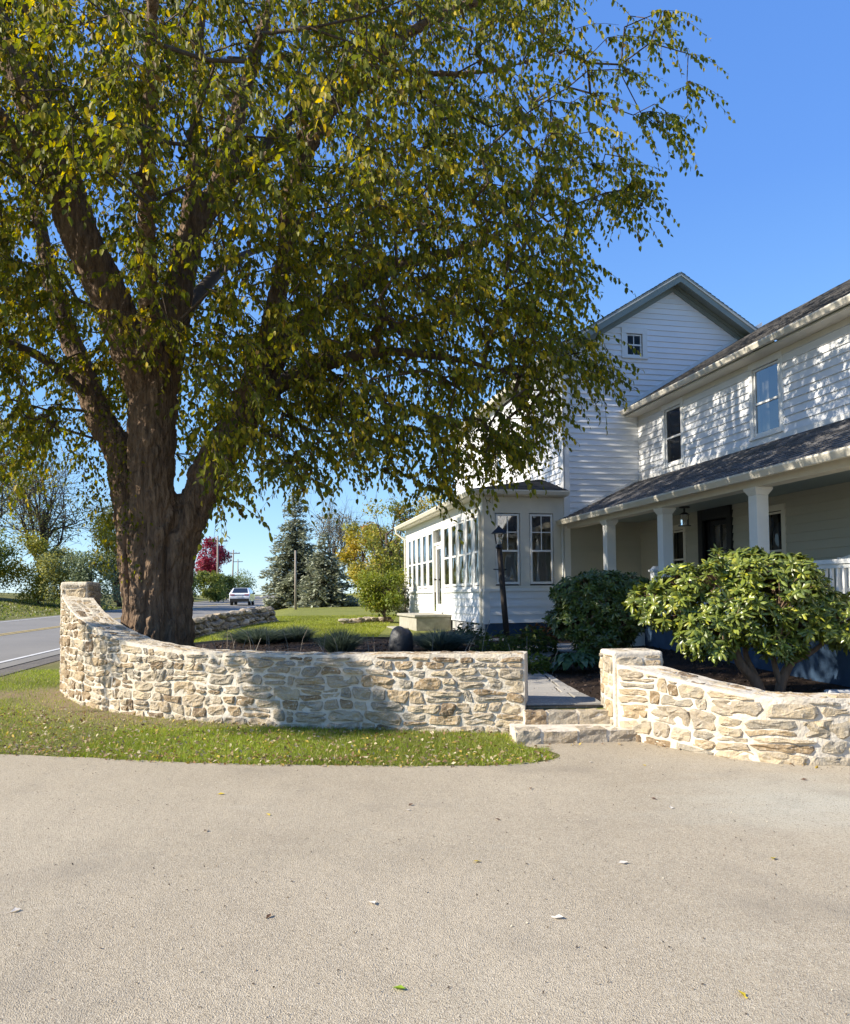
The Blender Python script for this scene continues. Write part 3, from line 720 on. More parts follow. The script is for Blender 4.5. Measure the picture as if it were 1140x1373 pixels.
for sgn, ue in ((-1, ue0), (1, ue1)):
    P = [(ue, -.46, ez), (RU, -.46, RZ), (RU, vb, RZ), (ue, vb, ez)]
    r_ = roof_slab('main_roof', P if sgn > 0 else P[::-1]); r_.data.materials[0] = M['trimgreen']
    shingles('shingles', (ue, -.46, ez), (ue, vb, ez), (RU, vb, RZ), (RU, -.46, RZ), r_, seed=2+sgn)
# eave soffit, frieze and gutter of the main block's left side
mb = MB(); mb.box(ue0, 2.10, -.40, vb, zk-.02, zk+.0); fbox(mb, side(2.12), .13, vb, zk-.26, zk-.021, .001, .04); mb.build('eave_soffit', M['beigetrim'], house)
def gutter(u_, v0, v1, z, m='beigetrim', w=.11, h=.10, along='v'):
    prof = [(0, 0), (-w*.65, 0), (-w*.8, h*.35), (-w, h*.75), (-w, h), (-w*.9, h), (-w*.72, h*.45), (-w*.58, h*.12), (-.01, h*.12), (-.01, h), (0, h)]
    V = []; n = len(prof)
    for s in (v0, v1):
        for a, b2 in prof: V.append((u_+a, s, z+b2) if along == 'v' else (s, u_+a, z+b2))
    F = [(k, (k+1) % n, n+(k+1) % n, n+k) for k in range(n)]+[tuple(range(n)), tuple(range(n, 2*n))[::-1]]
    return mesh('gutter', V, F, M[m], house)
gutter(ue0+.01, -.3, vb, ez-.10)
# left wall of the main block above the sunroom, with two upstairs windows
opsL = [(2.1, 2.73, 5.06, 6.35), (4.98, 5.60, 5.06, 6.60)]
wall('upper_side_wall', side(2.12), lambda z: (.12, 10.8), 4.2, zk-.26, [(a-.01, b2+.01, c_-.01, d-.0) for a, b2, c_, d in opsL], M['siding'])
for o_ in opsL: window(side(2.12), *o_, cas=.09, curtain=.3)
mb = MB(); fbox(mb, side(2.12), 8.45, 8.62, 4.2, zk-.27, .002, .055); mb.build('corner_board', M['white'], house)
bm_ = MB(); bm_.box(2.18, 8.2, .2, 10.8, .3, 7.4); bm_.build('wall_core', M['interior'], house)
# --- front wing running towards the camera
WU = 4.17; WZ0, WZ1 = 4.42, 6.06
opsW = [(-2.07, -1.34, 4.58, 5.92), (-5.52, -4.73, 4.58, 5.92), (-9.3, -8.6, 4.58, 5.92)]
wall('wing_wall', side(WU), lambda z: (-13, -.0), WZ0-.06, WZ1-.02, [(a-.01, b2+.01, c_-.01, d+.01) for a, b2, c_, d in opsW], M['siding'])
for k, o_ in enumerate(opsW): window(side(WU), *o_, cas=.105, curtain=.3 if k == 1 else 0, rail=5.22, gl='glassdim' if k == 0 else 'glass')
opsP = [(-2.07, -1.52, 1.6, 3.02), (-5.5, -4.97, 1.6, 3.08), (-3.95, -2.73, 1.05, 3.30), (-9.6, -9.0, 1.6, 3.05)]
wall('porch_wall', side(WU), lambda z: (-13, -.0), 1.02, 3.40, [(a-.01, b2+.01, c_-.01, d+.01) for a, b2, c_, d in opsP], M['porchshade'], expo=.16)
for k in (0, 1, 3): window(side(WU), *opsP[k], cas=.10, curtain=.3, rail=2.33, trim='beigetrim', gl='glassdim')
bm_ = MB(); bm_.box(WU+.7, 11.0, -12.8, -.3, .3, 6.0); bm_.build('wall_core', M['interior'], house)
mb = MB(); mb.box(WU+.0, 11.2, -13.05, -13.0, .3, 6.2); mb.build('end_wall', M['siding'], house)
# black door surround and door
TD = side(WU); o = MB(); fbox(o, TD, -3.95, -3.80, 1.05, 3.36, .002, .07); fbox(o, TD, -2.90, -2.73, 1.05, 3.36, .002, .07); fbox(o, TD, -3.80, -2.90, 3.12, 3.36, .002, .065)
fr = o.build('door_frame', M['black'], house)
o = MB(); fbox(o, TD, -3.79, -3.02, 1.07, 1.9, -.10, -.05); fbox(o, TD, -3.79, -3.66, 1.9, 3.1, -.10, -.05); fbox(o, TD, -3.15, -3.02, 1.9, 3.1, -.10, -.05); fbox(o, TD, -3.66, -3.15, 3.0, 3.1, -.10, -.05)
fbox(o, TD, -3.42, -3.39, 1.9, 3.0, -.09, -.055); fbox(o, TD, -3.66, -3.43, 2.44, 2.47, -.09, -.055); fbox(o, TD, -3.38, -3.15, 2.44, 2.47, -.09, -.055)
dr = o.build('front_door', M['black'], house)
o = MB(); o.add([TD(-3.66, 1.9, -.075), TD(-3.15, 1.9, -.075), TD(-3.15, 3.0, -.075), TD(-3.66, 3.0, -.075)], [(3, 2, 1, 0)]); o.build('pane', M['glass'], dr)
o = MB(); o.tube([TD(-3.08, 2.0, -.05), TD(-3.08, 2.0, .02)], [.025, .03], 8); o.build('handle', M['black'], dr)
o = MB(); fbox(o, TD, -3.01, -2.91, 1.07, 3.1, -.10, -.04); o.build('side_panel', M['black'], fr)
o = MB(); q = [(-3.8, 1.05), (-2.9, 1.05), (-2.9, 3.12), (-3.8, 3.12)]
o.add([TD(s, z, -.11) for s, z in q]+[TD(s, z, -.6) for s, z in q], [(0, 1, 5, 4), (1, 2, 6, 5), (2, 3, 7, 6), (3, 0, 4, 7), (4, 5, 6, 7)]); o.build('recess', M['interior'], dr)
# wing roof
WE, WEZ, WR_U, WR_Z = 3.74, 6.20, 7.8, 8.63
P = [(WE, -13.2, WEZ), (WR_U, -13.2, WR_Z), (WR_U, -.002, WR_Z), (WE, -.002, WEZ)]
r_ = roof_slab('wing_roof', P[::-1], .05, M['beigetrim']); shingles('shingles', P[0], P[3], P[2], P[1], r_, seed=8)
P = [(11.86, -13.2, WEZ), (WR_U, -13.2, WR_Z), (WR_U, -.002, WR_Z), (11.86, -.002, WEZ)]
r_ = roof_slab('wing_roof', P, .05, M['beigetrim'])
gutter(WE+.02, -13.2, -.03, WEZ-.10)
mb = MB(); mb.box(WE+.05, WU-.001, -13.2, -.03, WZ1, WZ1+.03); fbox(mb, side(WU), -13, -.03, WZ1-.10, WZ1-.001, .002, .04); mb.build('eave_soffit', M['beigetrim'], house)
# white step flashing where the wing and porch roofs meet the gable wall
def flash(u0, z0, u1, z1, w=.10):
    mb = MB(); dz = w; mb.hexa([(u0, -.045, z0), (u1, -.045, z1), (u1, -.027, z1), (u0, -.027, z0), (u0, -.045, z0+dz), (u1, -.045, z1+dz), (u1, -.027, z1+dz), (u0, -.027, z0+dz)])
    mb.build('roof_flashing', M['white'], house)
flash(WE+.05, WEZ+.06, WR_U, WR_Z+.03); 
# --- porch
PG, PGZ = 1.95, 3.38
P = [(PG, -13.2, PGZ), (WU-.03, -13.2, 4.40), (WU-.03, -.002, 4.40), (PG, -.002, PGZ)]
r_ = roof_slab('porch_roof', P[::-1], .04, M['beigetrim']); shingles('shingles', P[0], P[3], P[2], P[1], r_, seed=12)
flash(PG+.12, PGZ+.06, WU-.03, 4.44, .07)
mb = MB(); fbox(mb, side(WU), -13, -.05, 4.40, 4.50, .028, .045); mb.build('roof_flashing', M['white'], house)
gutter(PG+.02, -13.2, .02, PGZ-.115, h=.115)
mb = MB(); mb.box(PG+.05, 2.16, -13, -.05, 3.31, 3.335); mb.build('porch_soffit', M['beigetrim'], house)
mb = MB(); mb.box(2.16, 2.42, -13, -.05, 3.19, 3.36); mb.build('porch_beam', M['beigetrim'], house)
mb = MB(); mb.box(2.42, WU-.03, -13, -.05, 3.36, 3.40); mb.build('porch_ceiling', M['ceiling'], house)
mb = MB(); mb.box(2.02, WU-.03, -13, -.05, .98, 1.05); o = mb.build('porch_floor', M['beigetrim'], house)
mb = MB(); mb.box(2.16, WU-.03, -13, -.05, .1, .98); mb.build('porch_foundation', M['bluebase'], house)
for v_ in (-2.12, -4.55, -7.42, -10.3, -12.85):
    c_ = MB(); w = .105; cu = 2.29
    c_.box(cu-w, cu+w, v_-w, v_+w, 1.20, 3.07)
    c_.box(cu-w-.02, cu+w+.02, v_-w-.02, v_+w+.02, 1.05, 1.20)
    c_.hexa([(cu-w, v_-w, 3.07), (cu+w, v_-w, 3.07), (cu+w, v_+w, 3.07), (cu-w, v_+w, 3.07), (cu-w-.045, v_-w-.045, 3.15), (cu+w+.045, v_-w-.045, 3.15), (cu+w+.045, v_+w+.045, 3.15), (cu-w-.045, v_+w+.045, 3.15)])
    c_.box(cu-w-.05, cu+w+.05, v_-w-.05, v_+w+.05, 3.15, 3.19)
    bevel(c_.build('porch_column', M['white'], house), .006)
def railing(v0, v1, u_=2.29):
    t = MB(); t.box(u_-.045, u_+.045, v0, v1, 1.93, 1.99); t.box(u_-.025, u_+.025, v0, v1, 1.87, 1.93); t.box(u_-.03, u_+.03, v0, v1, 1.13, 1.18)
    o = t.build('railing', M['white'], house); n = int((v1-v0)/.115)
    for k in range(n):
        v_ = v0+(k+.5)*(v1-v0)/n; b_ = MB(); b_.box(u_-.018, u_+.018, v_-.018, v_+.018, 1.18, 1.87); b_.build('baluster', M['white'], o)
railing(-12.74, -10.41); railing(-10.19, -7.53); railing(-7.31, -4.66)
# porch steps with newels
n_ = MB()
for k in range(3): n_.box(2.14-.28*(k+1), 2.14-.28*k-.001, -3.95, -2.55, .2, 1.0-.19*(k+1)+.03)
n_.build('porch_steps', M['beigetrim'], house)
for v_ in (-4.18,):
    q = MB(); q.box(2.2, 2.36, v_-.08, v_+.08, 1.05, 1.98); q.box(2.17, 2.39, v_-.11, v_+.11, 1.98, 2.02)
    q.hexa([(2.19, v_-.09, 2.02), (2.37, v_-.09, 2.02), (2.37, v_+.09, 2.02), (2.19, v_+.09, 2.02), (2.24, v_-.04, 2.09), (2.32, v_-.04, 2.09), (2.32, v_+.04, 2.09), (2.24, v_+.04, 2.09)])
    bevel(q.build('newel_post', M['white'], house), .006)
railing(-4.44, -4.27)

# --- sunroom
VL = 9.9; SB, SS, ST = .87, 1.66, 3.56; SEAVE = 3.96
mb = MB(); mb.box(.03, 2.1, .03, VL, .1, SB); mb.build('sunroom_foundation_core', M['bluebase'], house).name = 'foundation'
mb = MB(); fbox(mb, side(.03), .03, VL, .1, SB-.002, .002, .02); mb.build('foundation', M['greybase'], house)
wall('sunroom_front_wall', front(0), lambda z: (.06, 2.04), SB, SS, [], M['siding'], expo=.2)
doorv = (4.24, 5.28)
wall('sunroom_side_wall', side(0), lambda z: (.06, VL-.06), SB, SS, [(doorv[0]-.08, doorv[1]+.08, 0, 5)], M['siding'], expo=.2)
winv = [(.30, .74), (.95, 1.52), (1.72, 2.30), (2.50, 3.11), (3.30, 4.02), (5.42, 6.12), (6.34, 6.98), (7.20, 7.84), (8.06, 8.66), (8.86, 9.42)]
winf = [(.29, .93), (1.17, 1.80)]
def panelwall(T, s0, s1, holes, m, name):
    mb = MB(); zs = [SS, 1.76, ST, SEAVE]; hs = sorted(holes)
    fbox(mb, T, s0, s1, ST, SEAVE, -.1, .02)
    edges = [s0]+[e for h in hs for e in (h[0], h[1])]+[s1]
    for a, b2 in zip(edges[::2], edges[1::2]): fbox(mb, T, a, b2, SS, ST, -.1, .02)
    for a, b2 in hs:
        if (a, b2) != doorv: fbox(mb, T, a, b2, SS, 1.78, -.1, .02)
    return mb.build(name, m, house)
panelwall(front(0), .0, 2.08, winf, M['beigetrim'], 'wall_panel')
panelwall(side(0), .021, VL, winv+[doorv], M['white'], 'wall_panel')
mb = MB(); fbox(mb, front(0), -.02, 2.06, SS-.02, SS+.05, .021, .07); mb.build('sill_course', M['white'], house)
mb = MB(); fbox(mb, side(0), .021, doorv[0]-.09, SS-.02, SS+.05, .021, .07); fbox(mb, side(0), doorv[1]+.09, VL, SS-.02, SS+.05, .021, .07); mb.build('sill_course', M['white'], house)
mb = MB(); fbox(mb, front(0), -.02, .13, SB-.02, SS-.021, .0, .035); mb.build('corner_board', M['white'], house); mb = MB(); fbox(mb, side(0), VL-.12, VL+.02, SB, SS-.021, 0, .035); mb.build('corner_board', M['white'], house); mb = MB(); fbox(mb, side(0), .021, .14, SB, SS-.021, 0, .035); mb.build('corner_board', M['white'], house)
for k, (a, b2) in enumerate(winf):
    window(front(-.02), a+.01, b2-.01, 1.80, ST-.01, rail=2.63, grid=(2, 2), cas=0, curtain=.25 if k == 1 else 0, deep=1.2, sash=.045, trim='white')
for a, b2 in winv: window(side(-.02), a, b2, 1.79, ST-.01, rail=2.63, cas=0, deep=.35, sash=.05, trim='white')
# window apron trim between the front windows
TS = side(0); o = MB()
fbox(o, TS, doorv[0]-.08, doorv[0], SB+.18, ST, .022, .05); fbox(o, TS, doorv[1], doorv[1]+.08, SB+.18, ST, .022, .05); fbox(o, TS, doorv[0], doorv[1], SB, SB+.20, -.1, .06)
fr = o.build('door_frame', M['white'], house)
o = MB(); d0, d1 = doorv[0]+.02, doorv[1]-.02
fbox(o, TS, d0, d0+.12, 1.08, 3.08, -.08, -.03); fbox(o, TS, d1-.12, d1, 1.08, 3.08, -.08, -.03); fbox(o, TS, d0+.12, d1-.12, 1.08, 1.30, -.08, -.03); fbox(o, TS, d0+.12, d1-.12, 2.97, 3.08, -.08, -.03)
fbox(o, TS, d0-.02, d1+.02, 3.09, 3.17, -.08, .0)
dr = o.build('sunroom_door', M['white'], house)
o = MB(); o.add([TS(d0+.12, 1.30, -.055), TS(d1-.12, 1.30, -.055), TS(d1-.12, 2.97, -.055), TS(d0+.12, 2.97, -.055)], [(3, 2, 1, 0)]); o.build('pane', M['glass'], dr)
o = MB(); o.add([TS(d0, 3.18, -.055), TS(d1, 3.18, -.055), TS(d1, ST, -.055), TS(d0, ST, -.055)], [(3, 2, 1, 0)]); o.build('transom_pane', M['glass'], dr)
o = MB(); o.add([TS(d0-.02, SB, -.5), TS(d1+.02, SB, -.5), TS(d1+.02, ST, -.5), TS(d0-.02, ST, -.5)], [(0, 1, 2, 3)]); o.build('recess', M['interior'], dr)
o = MB(); o.tube([TS(d1-.06, 2.05, -.03), TS(d1-.06, 2.05, .04)], [.02, .03], 8); o.build('handle', M['black'], dr)
# sunroom roof: low hipped lean-to
rc = [(-.30, -.30, 4.09), (2.1, -.30, 4.09), (2.1, 1.55, 4.64), (-.30, VL+.25, 4.09), (2.1, VL+.25, 4.64)]
mb = MB(); mb.add([rc[0], rc[1], rc[2], rc[3], rc[4]]+[(p[0], p[1], 4.03) for p in rc], [(0, 1, 2), (0, 2, 4, 3), (5, 6, 1, 0), (8, 5, 0, 3), (9, 8, 3, 4)])
r_ = mb.build('sunroom_roof', M['shingle'], house)
shingles('shingles', rc[0], rc[3], rc[4], rc[2], r_, seed=20); shingles('shingles', rc[0], rc[1], (2.1, 1.4, 4.59), (1.9, 1.4, 4.59), r_, seed=21)
mb = MB(); mb.box(-.30, 2.1, -.30, VL+.25, 3.965, 4.03); mb.build('sunroom_soffit', M['beigetrim'], house)
gutter(-.30, -.30, VL+.25, 3.98, w=.12); gutter(-.30, -.42, 2.09, 3.98, w=.12, along='u')
mb = MB(); mb.box(-.42, -.3, -.42, -.3, 3.985, 4.078); mb.build('gutter_corner', M['beigetrim'], house)
# downspouts
for pts in ([(-.36, -.20, 3.98), (-.36, -.20, 3.88), (-.08, .08, 3.60), (-.06, .10, 3.5), (-.06, .10, .62), (-.08, .1, .54), (-.22, .04, .47)], [(-.36, VL+.1, 3.98), (-.36, VL+.1, 3.85), (-.07, VL-.02, 3.62), (-.06, VL-.02, 3.5), (-.06, VL-.02, .6)],):
    mb = MB(); mb.tube(pts, .036, 8); mb.build('downspout', M['beigetrim'], house, True)
mb = MB(); mb.tube([(2.02, -.07, 3.28), (2.02, -.07, .7)], .03, 8); mb.build('downspout', M['white'], house, True)

# concrete stoop in front of the sunroom door
st_ = thing('door_stoop', 'concrete stoop with thin slab top beside the sunroom door', 'stoop', HO, A_)
mb = MB(); mb.box(-1.03, -.03, 3.2, 5.85, .1, .95); bevel(mb.build('base', M['conc'], st_), .01)
mb = MB(); mb.box(-1.09, -.03, 3.14, 5.91, .95, 1.02); bevel(mb.build('slab', M['conc'], st_), .01)
mb = MB(); mb.box(-1.45, -1.03, 4.3, 5.8, .1, .62); bevel(mb.build('step', M['conc'], st_), .01)

# porch lantern, white slatted bench
ln = thing('porch_lantern', 'small black glass lantern hanging from the porch ceiling', 'lantern', hw(3.36, -3.45), A_)
mb = MB(); mb.tube([(0, 0, 3.36), (0, 0, 3.33)], [.11, .11], 12); mb.tube([(0, 0, 3.33), (0, 0, 3.22)], .02, 6); mb.tube([(0, 0, 3.24), (0, 0, 3.19)], [.05, .12], 12); mb.tube([(0, 0, 2.97), (0, 0, 2.955)], [.13, .13], 12); mb.build('frame', M['black'], ln)
mb = MB(); mb.tube([(0, 0, 3.19), (0, 0, 2.97)], [.085, .085], 12, cap=False); mb.build('glass_shade', M['lampglass'], ln)
bn = thing('porch_bench', 'white slatted bench on the porch behind the railing', 'bench', hw(3.35, -8.55), A_)
mb = MB(); mb.box(-.55, .0, -.75, .75, 1.46, 1.49); mb.build('seat', M['white'], bn)
mb = MB(); mb.box(.02, .06, -.72, .72, 1.55, 1.61); n = 20
V = []
top = [(.02+.04, -.75+1.5*k/12, 2.06+.09*math.sin(math.pi*k/12)) for k in range(13)]
for k in range(12):
    a, b2 = top[k], top[k+1]; mb.hexa([(.02, a[1], 2.0), (.06, a[1], 2.0), (.06, b2[1], 2.0), (.02, b2[1], 2.0), (.02, a[1], a[2]), (.06, a[1], a[2]), (.06, b2[1], b2[2]), (.02, b2[1], b2[2])])
bk = mb.build('backrest', M['white'], bn)
for k in range(17): mb = MB(); y = -.66+k*.0825; mb.box(.03, .05, y-.02, y+.02, 1.61, 2.0); mb.build('slat', M['white'], bk)
for sx in (-.52, .0):
    for sy in (-.72, .68): mb = MB(); mb.box(sx, sx+.05, sy, sy+.05, 1.05, 1.46 if sx < -.1 else 2.08); mb.build('leg', M['white'], bn)
#@@PLANTS
# ------------------------------------------------------------------ vegetation helpers
def leaves(name, pos, yaw, pitch, roll, size, col, m, parent=None, T=None, tri=None):
    if T is None:
        T = np.array([(0, 0, 0), (.22, -.26, .05), (.62, -.24, .04), (1.0, .03, -.12), (.60, .25, .05), (.20, .24, .05), (.45, 0, -.02)]); tri = [(0, 1, 6), (1, 2, 6), (2, 3, 6), (3, 4, 6), (4, 5, 6), (5, 0, 6)]
    n = len(pos); V = orient(T, n, yaw, pitch, roll, size, pos); k = len(T)
    F = (np.arange(n)[:, None, None]*k+np.array(tri)[None]).reshape(-1, len(tri[0]))
    o = mesh(name, V.reshape(-1, 3), F, m, parent, col=np.repeat(col, k, 0)); o['kind'] = 'stuff'; return o
QUAD = np.array([(0, 0, 0), (.5, -.32, .08), (1.0, 0, -.06), (.5, .32, .08)]); QF = [(0, 1, 2, 3)]
def pal(cols, n, w=None, var=.25, rng=RNG):
    c = np.array(cols)[rng.choice(len(cols), n, p=w)]; return c*rng.uniform(1-var, 1+var, (n, 1))
def tubes(name, segs, m, parent, n=5):
    """segs: list of (points, radii)"""
    mb = MB()
    for P, R_ in segs: mb.tube(P, R_, n if max(R_) > .02 else 3, cap=False)
    return mb.build(name, m, parent, True)
def inpoly(x, y, P):
    r = np.zeros(len(x), bool); n = len(P)
    for i in range(n):
        (x1, y1), (x2, y2) = P[i], P[(i+1) % n]
        c = ((y1 > y) != (y2 > y)); r ^= c & (x < (x2-x1)*(y-y1)/((y2-y1) if y2 != y1 else 1e-9)+x1)
    return r

# ------------------------------------------------------------------ the big old tree
tree = thing('shade_tree', 'huge old spreading tree with furrowed trunk behind the curving stone wall', 'tree', (0, 0, 0))
TY = 12.5
def trunk_verts():
    """fluted trunk that swells at the ground and closes inside the three leaders"""
    zs = np.linspace(.2, 3.25, 60); nt = 72; V = []; F = []
    for i, z in enumerate(zs):
        cx = -4.31+.02*math.sin(z*2); k_ = 1-.75*sm(2.5, 3.3, z)
        w = (.49+.17*math.exp(-(z-.25)*3.2)+.10*sm(1.2, 2.5, z))*k_; dpt = (.50+.14*math.exp(-(z-.25)*3.0))*k_
        for k in range(nt):
            a = 2*math.pi*k/nt; ca, sa = math.cos(a), math.sin(a)
            fl = .05*math.sin(a*3+.6+z*.35)+.045*math.sin(a*5-1+z*.5)+.07*math.exp(-(z-.25)*3)*math.sin(a*7)
            V.append((cx+ca*w*(1+fl), TY+sa*dpt*(1+fl), z))
    for i in range(len(zs)-1):
        for k in range(nt): F.append((i*nt+k, i*nt+(k+1) % nt, (i+1)*nt+(k+1) % nt, (i+1)*nt+k))
    F.append(tuple((len(zs)-1)*nt+k for k in range(nt))); F.append(tuple(range(nt))[::-1])
    return V, F
def limb_mesh(P, R_, n=48, res=.05, seed=0, rough=1.):
    C_ = catmull(P, 12); L_ = np.r_[0, np.cumsum(np.linalg.norm(C_[1:]-C_[:-1], axis=1))]; m_ = max(6, int(L_[-1]/res))
    t = np.linspace(0, L_[-1], m_); Q = np.stack([np.interp(t, L_, C_[:, k]) for k in range(3)], 1)
    kk = np.linspace(0, L_[-1], len(R_)); rr = np.interp(t, kk, R_)
    mb = MB(); mb.tube(Q, list(rr), n, cap=True); V = np.array(mb.V)
    for i in range(m_):
        for k in range(n):
            v = V[i*n+k]; d = v-Q[i]; l = np.linalg.norm(d); a = 2*math.pi*k/n; r0 = rr[i]
            q = Vector((math.cos(a)*r0*14+seed*7, math.sin(a)*r0*14, t[i]*1.7)); q2 = Vector((math.cos(a)*r0*30+seed*7, math.sin(a)*r0*30, t[i]*4))
            l2 = l*(1+rough*(.10*mnoise.noise(Vector((math.cos(a), math.sin(a), t[i]*1.1+seed)))))+rough*(.045*min(1, r0*5)*(abs(mnoise.noise(q))-.2)+.022*min(1, r0*5)*(abs(mnoise.noise(q2))-.2))
            V[i*n+k] = Q[i]+d/l*l2
    return V, mb.F
LIMBS = [   # (points x, depth offset, z), radii
    ([(-4.32, -.02, .8), (-4.32, -.06, 2.0), (-4.33, -.12, 3.2), (-4.33, -.16, 4.0), (-4.30, -.12, 4.95), (-4.26, -.08, 5.7)], [.50, .45, .38, .34, .34, .26]),
    ([(-4.22, -.05, 4.9), (-4.0, .0, 6.2), (-3.88, .1, 7.14), (-3.64, .2, 7.9), (-3.32, .3, 8.43), (-3.15, .5, 9.6), (-2.85, .6, 10.8), (-2.5, .8, 12.4)], [.28, .24, .21, .20, .16, .12, .09, .05]),
    ([(-3.85, .05, 7.3), (-3.66, -.1, 8.6), (-3.56, -.2, 10.6), (-3.45, -.2, 12.4)], [.12, .09, .07, .04]),
    ([(-4.36, -.1, 4.8), (-4.85, -.4, 6.17), (-5.25, -.7, 7.16), (-5.55, -.8, 8.27), (-6.02, -1.1, 9.5), (-6.65, -1.4, 11.0), (-7.4, -1.5, 12.8)], [.32, .29, .27, .25, .19, .14, .06]),
    ([(-5.45, -.75, 7.7), (-5.95, -1.0, 8.3), (-6.65, -1.4, 8.7), (-7.7, -2.0, 9.3), (-9.2, -2.6, 9.8)], [.14, .13, .11, .09, .05]),
    ([(-4.28, .0, .9), (-4.05, .05, 2.2), (-3.72, .1, 3.1), (-3.38, .25, 3.85), (-3.02, .4, 4.5), (-2.62, .6, 5.5), (-1.8, .8, 6.5), (-.55, 1.0, 7.3), (.7, 1.0, 7.6), (1.7, 1.1, 8.1)], [.20, .34, .30, .27, .26, .19, .15, .11, .08, .04]),
    ([(-4.38, .1, .9), (-4.64, .15, 2.5), (-5.02, .35, 3.95), (-5.42, .6, 4.5), (-5.95, .9, 5.6), (-6.55, 1.1, 7.2), (-6.9, 1.3, 8.4), (-7.6, 1.5, 10)], [.20, .31, .25, .20, .16, .12, .1, .05]),
    ([(-3.0, .42, 4.5), (-2.5, .2, 6.0), (-2.2, -.1, 7.1), (-2.0, -.4, 8.1), (-1.15, -.7, 9.4), (0, -.8, 10.3), (1.6, -.6, 11.1)], [.2, .15, .13, .11, .09, .07, .03]),
    ([(-2.9, .35, 4.65), (-2.1, -.3, 4.95), (-.8, -.9, 5.2), (.4, -.9, 5.1), (1.4, -.7, 4.9)], [.14, .10, .08, .05, .02]),
    ([(-5.6, .7, 4.9), (-6.4, .3, 5.6), (-7.6, -.3, 5.9), (-9.2, -.6, 6.0)], [.09, .07, .05, .02]),
    ([(-3.32, .3, 8.43), (-2.0, -.1, 9.0), (-.6, -.5, 9.7), (.9, -.3, 9.9), (2.4, -.1, 10.4)], [.10, .075, .055, .032, .012]),
    ([(-4.3, -.15, 5.3), (-4.0, -1.3, 6.5), (-3.6, -2.4, 7.6), (-3.2, -3.4, 8.6), (-2.8, -4.4, 9.2)], [.16, .13, .10, .07, .03]),
    ([(-5.3, -.75, 7.3), (-5.8, -2.0, 8.2), (-6.2, -3.2, 9.0), (-6.6, -4.3, 9.4)], [.14, .11, .08, .03]),
    ([(-4.3, 0, 5.4), (-4.2, 1.4, 6.8), (-3.9, 2.9, 8.2), (-3.5, 4.4, 9.2), (-3.2, 5.4, 9.6)], [.18, .14, .11, .07, .03]),
    ([(-3.0, .45, 4.6), (-2.2, 1.8, 5.8), (-1.0, 3.0, 6.8), (.3, 4.0, 7.3)], [.14, .11, .08, .03]),
    ([(-5.5, .7, 4.8), (-6.4, 2.0, 6.2), (-7.4, 3.4, 7.4), (-8.4, 4.6, 8.1)], [.13, .10, .07, .03]),
    ([(-3.6, .2, 8.0), (-2.4, .9, 9.8), (-1.2, 1.4, 11.4), (.4, 1.7, 12.8)], [.12, .09, .07, .03]),
]
nodes = []; nrad = []; npar = []; big = []
for k, (P, R_) in enumerate(LIMBS):
    P = [(x, TY+d, z) for x, d, z in P]
    if k < 8 or k in (10, 11, 12):
        V_, F_ = limb_mesh(P, R_, 20 if R_[0] > .2 else 12, .10, k, .8); big.append((np.array(V_), F_))
    C_ = catmull(P, 4); kk = np.linspace(0, len(C_)-1, len(R_)); rr = np.interp(np.arange(len(C_)), kk, R_)
    b0 = len(nodes)
    for i, c_ in enumerate(C_):
        if i < len(C_)*.25 and k < 8: continue
        nodes.append(c_); nrad.append(rr[i]); npar.append(-1)
    if k >= 8 and k not in (10, 11, 12):
        V_, F_ = limb_mesh(P, R_, 12, .12, k, .5); mesh('limb', [tuple(v) for v in V_], F_, M['twig'], tree, True)
# trunk and leaders grow together into one body, then the bark is furrowed
def fuse(parts, voxel):
    V = []; F = []
    for v, f in parts: n0 = len(V); V += [tuple(map(float, q)) for q in v]; F += [tuple(i+n0 for i in q) for q in f]
    me = bpy.data.meshes.new('tmp'); me.from_pydata(V, [], F); o = bpy.data.objects.new('tmp', me); COL.objects.link(o)
    m_ = o.modifiers.new('r', 'REMESH'); m_.mode = 'VOXEL'; m_.voxel_size = voxel
    sm_ = o.modifiers.new('s', 'SMOOTH'); sm_.iterations = 5; sm_.factor = .5
    out = bpy.data.meshes.new_from_object(o.evaluated_get(bpy.context.evaluated_depsgraph_get())); bpy.data.objects.remove(o); return out
tm = fuse([trunk_verts()]+big, .021); nv_ = len(tm.vertices); co = np.empty(nv_*3, np.float32); tm.vertices.foreach_get('co', co); co = co.reshape(-1, 3)
no = np.empty(nv_*3, np.float32); tm.vertex_normals.foreach_get('vector', no); no = no.reshape(-1, 3); print('trunk verts', nv_)
for i in range(nv_):
    x, y, z = co[i]
    thick = 1.0 if z < 5.5 else .6
    zz = z+.12*x
    a = abs(mnoise.noise(Vector((x*9, y*9, zz*2.4)))); b2 = abs(mnoise.noise(Vector((x*22, y*22, zz*6.5+9)))); c2 = mnoise.noise(Vector((x*2.2, y*2.2, z*1.6))); e2 = mnoise.noise(Vector((x*40, y*40, z*22)))
    gv = 0.0
    if z < 3.6 and no[i][1] < .3:
        for g0, g1, gd in ((-4.60, -.030, .13), (-4.02, .055, .15), (-4.33, .01, .045)): gv -= gd*math.exp(-((x-(g0+g1*(z-1)+.03*math.sin(z*4+g0)))/.055)**2)*(.45+.55*min(1, max(0, z-.3)/2.2))
    co[i] += no[i]*gv
    co[i] += no[i]*thick*(.13*(min(a, .35)-.17)+.055*(min(b2, .35)-.15)+.05*c2*(z < 3.5)+.014*e2)
tm.vertices.foreach_set('co', co.ravel()); tm.materials.clear(); tm.materials.append(M['bark']); tm.update(); tm.name = 'trunk'
tm.polygons.foreach_set('use_smooth', np.ones(len(tm.polygons), bool)); link('trunk', tm, tree)
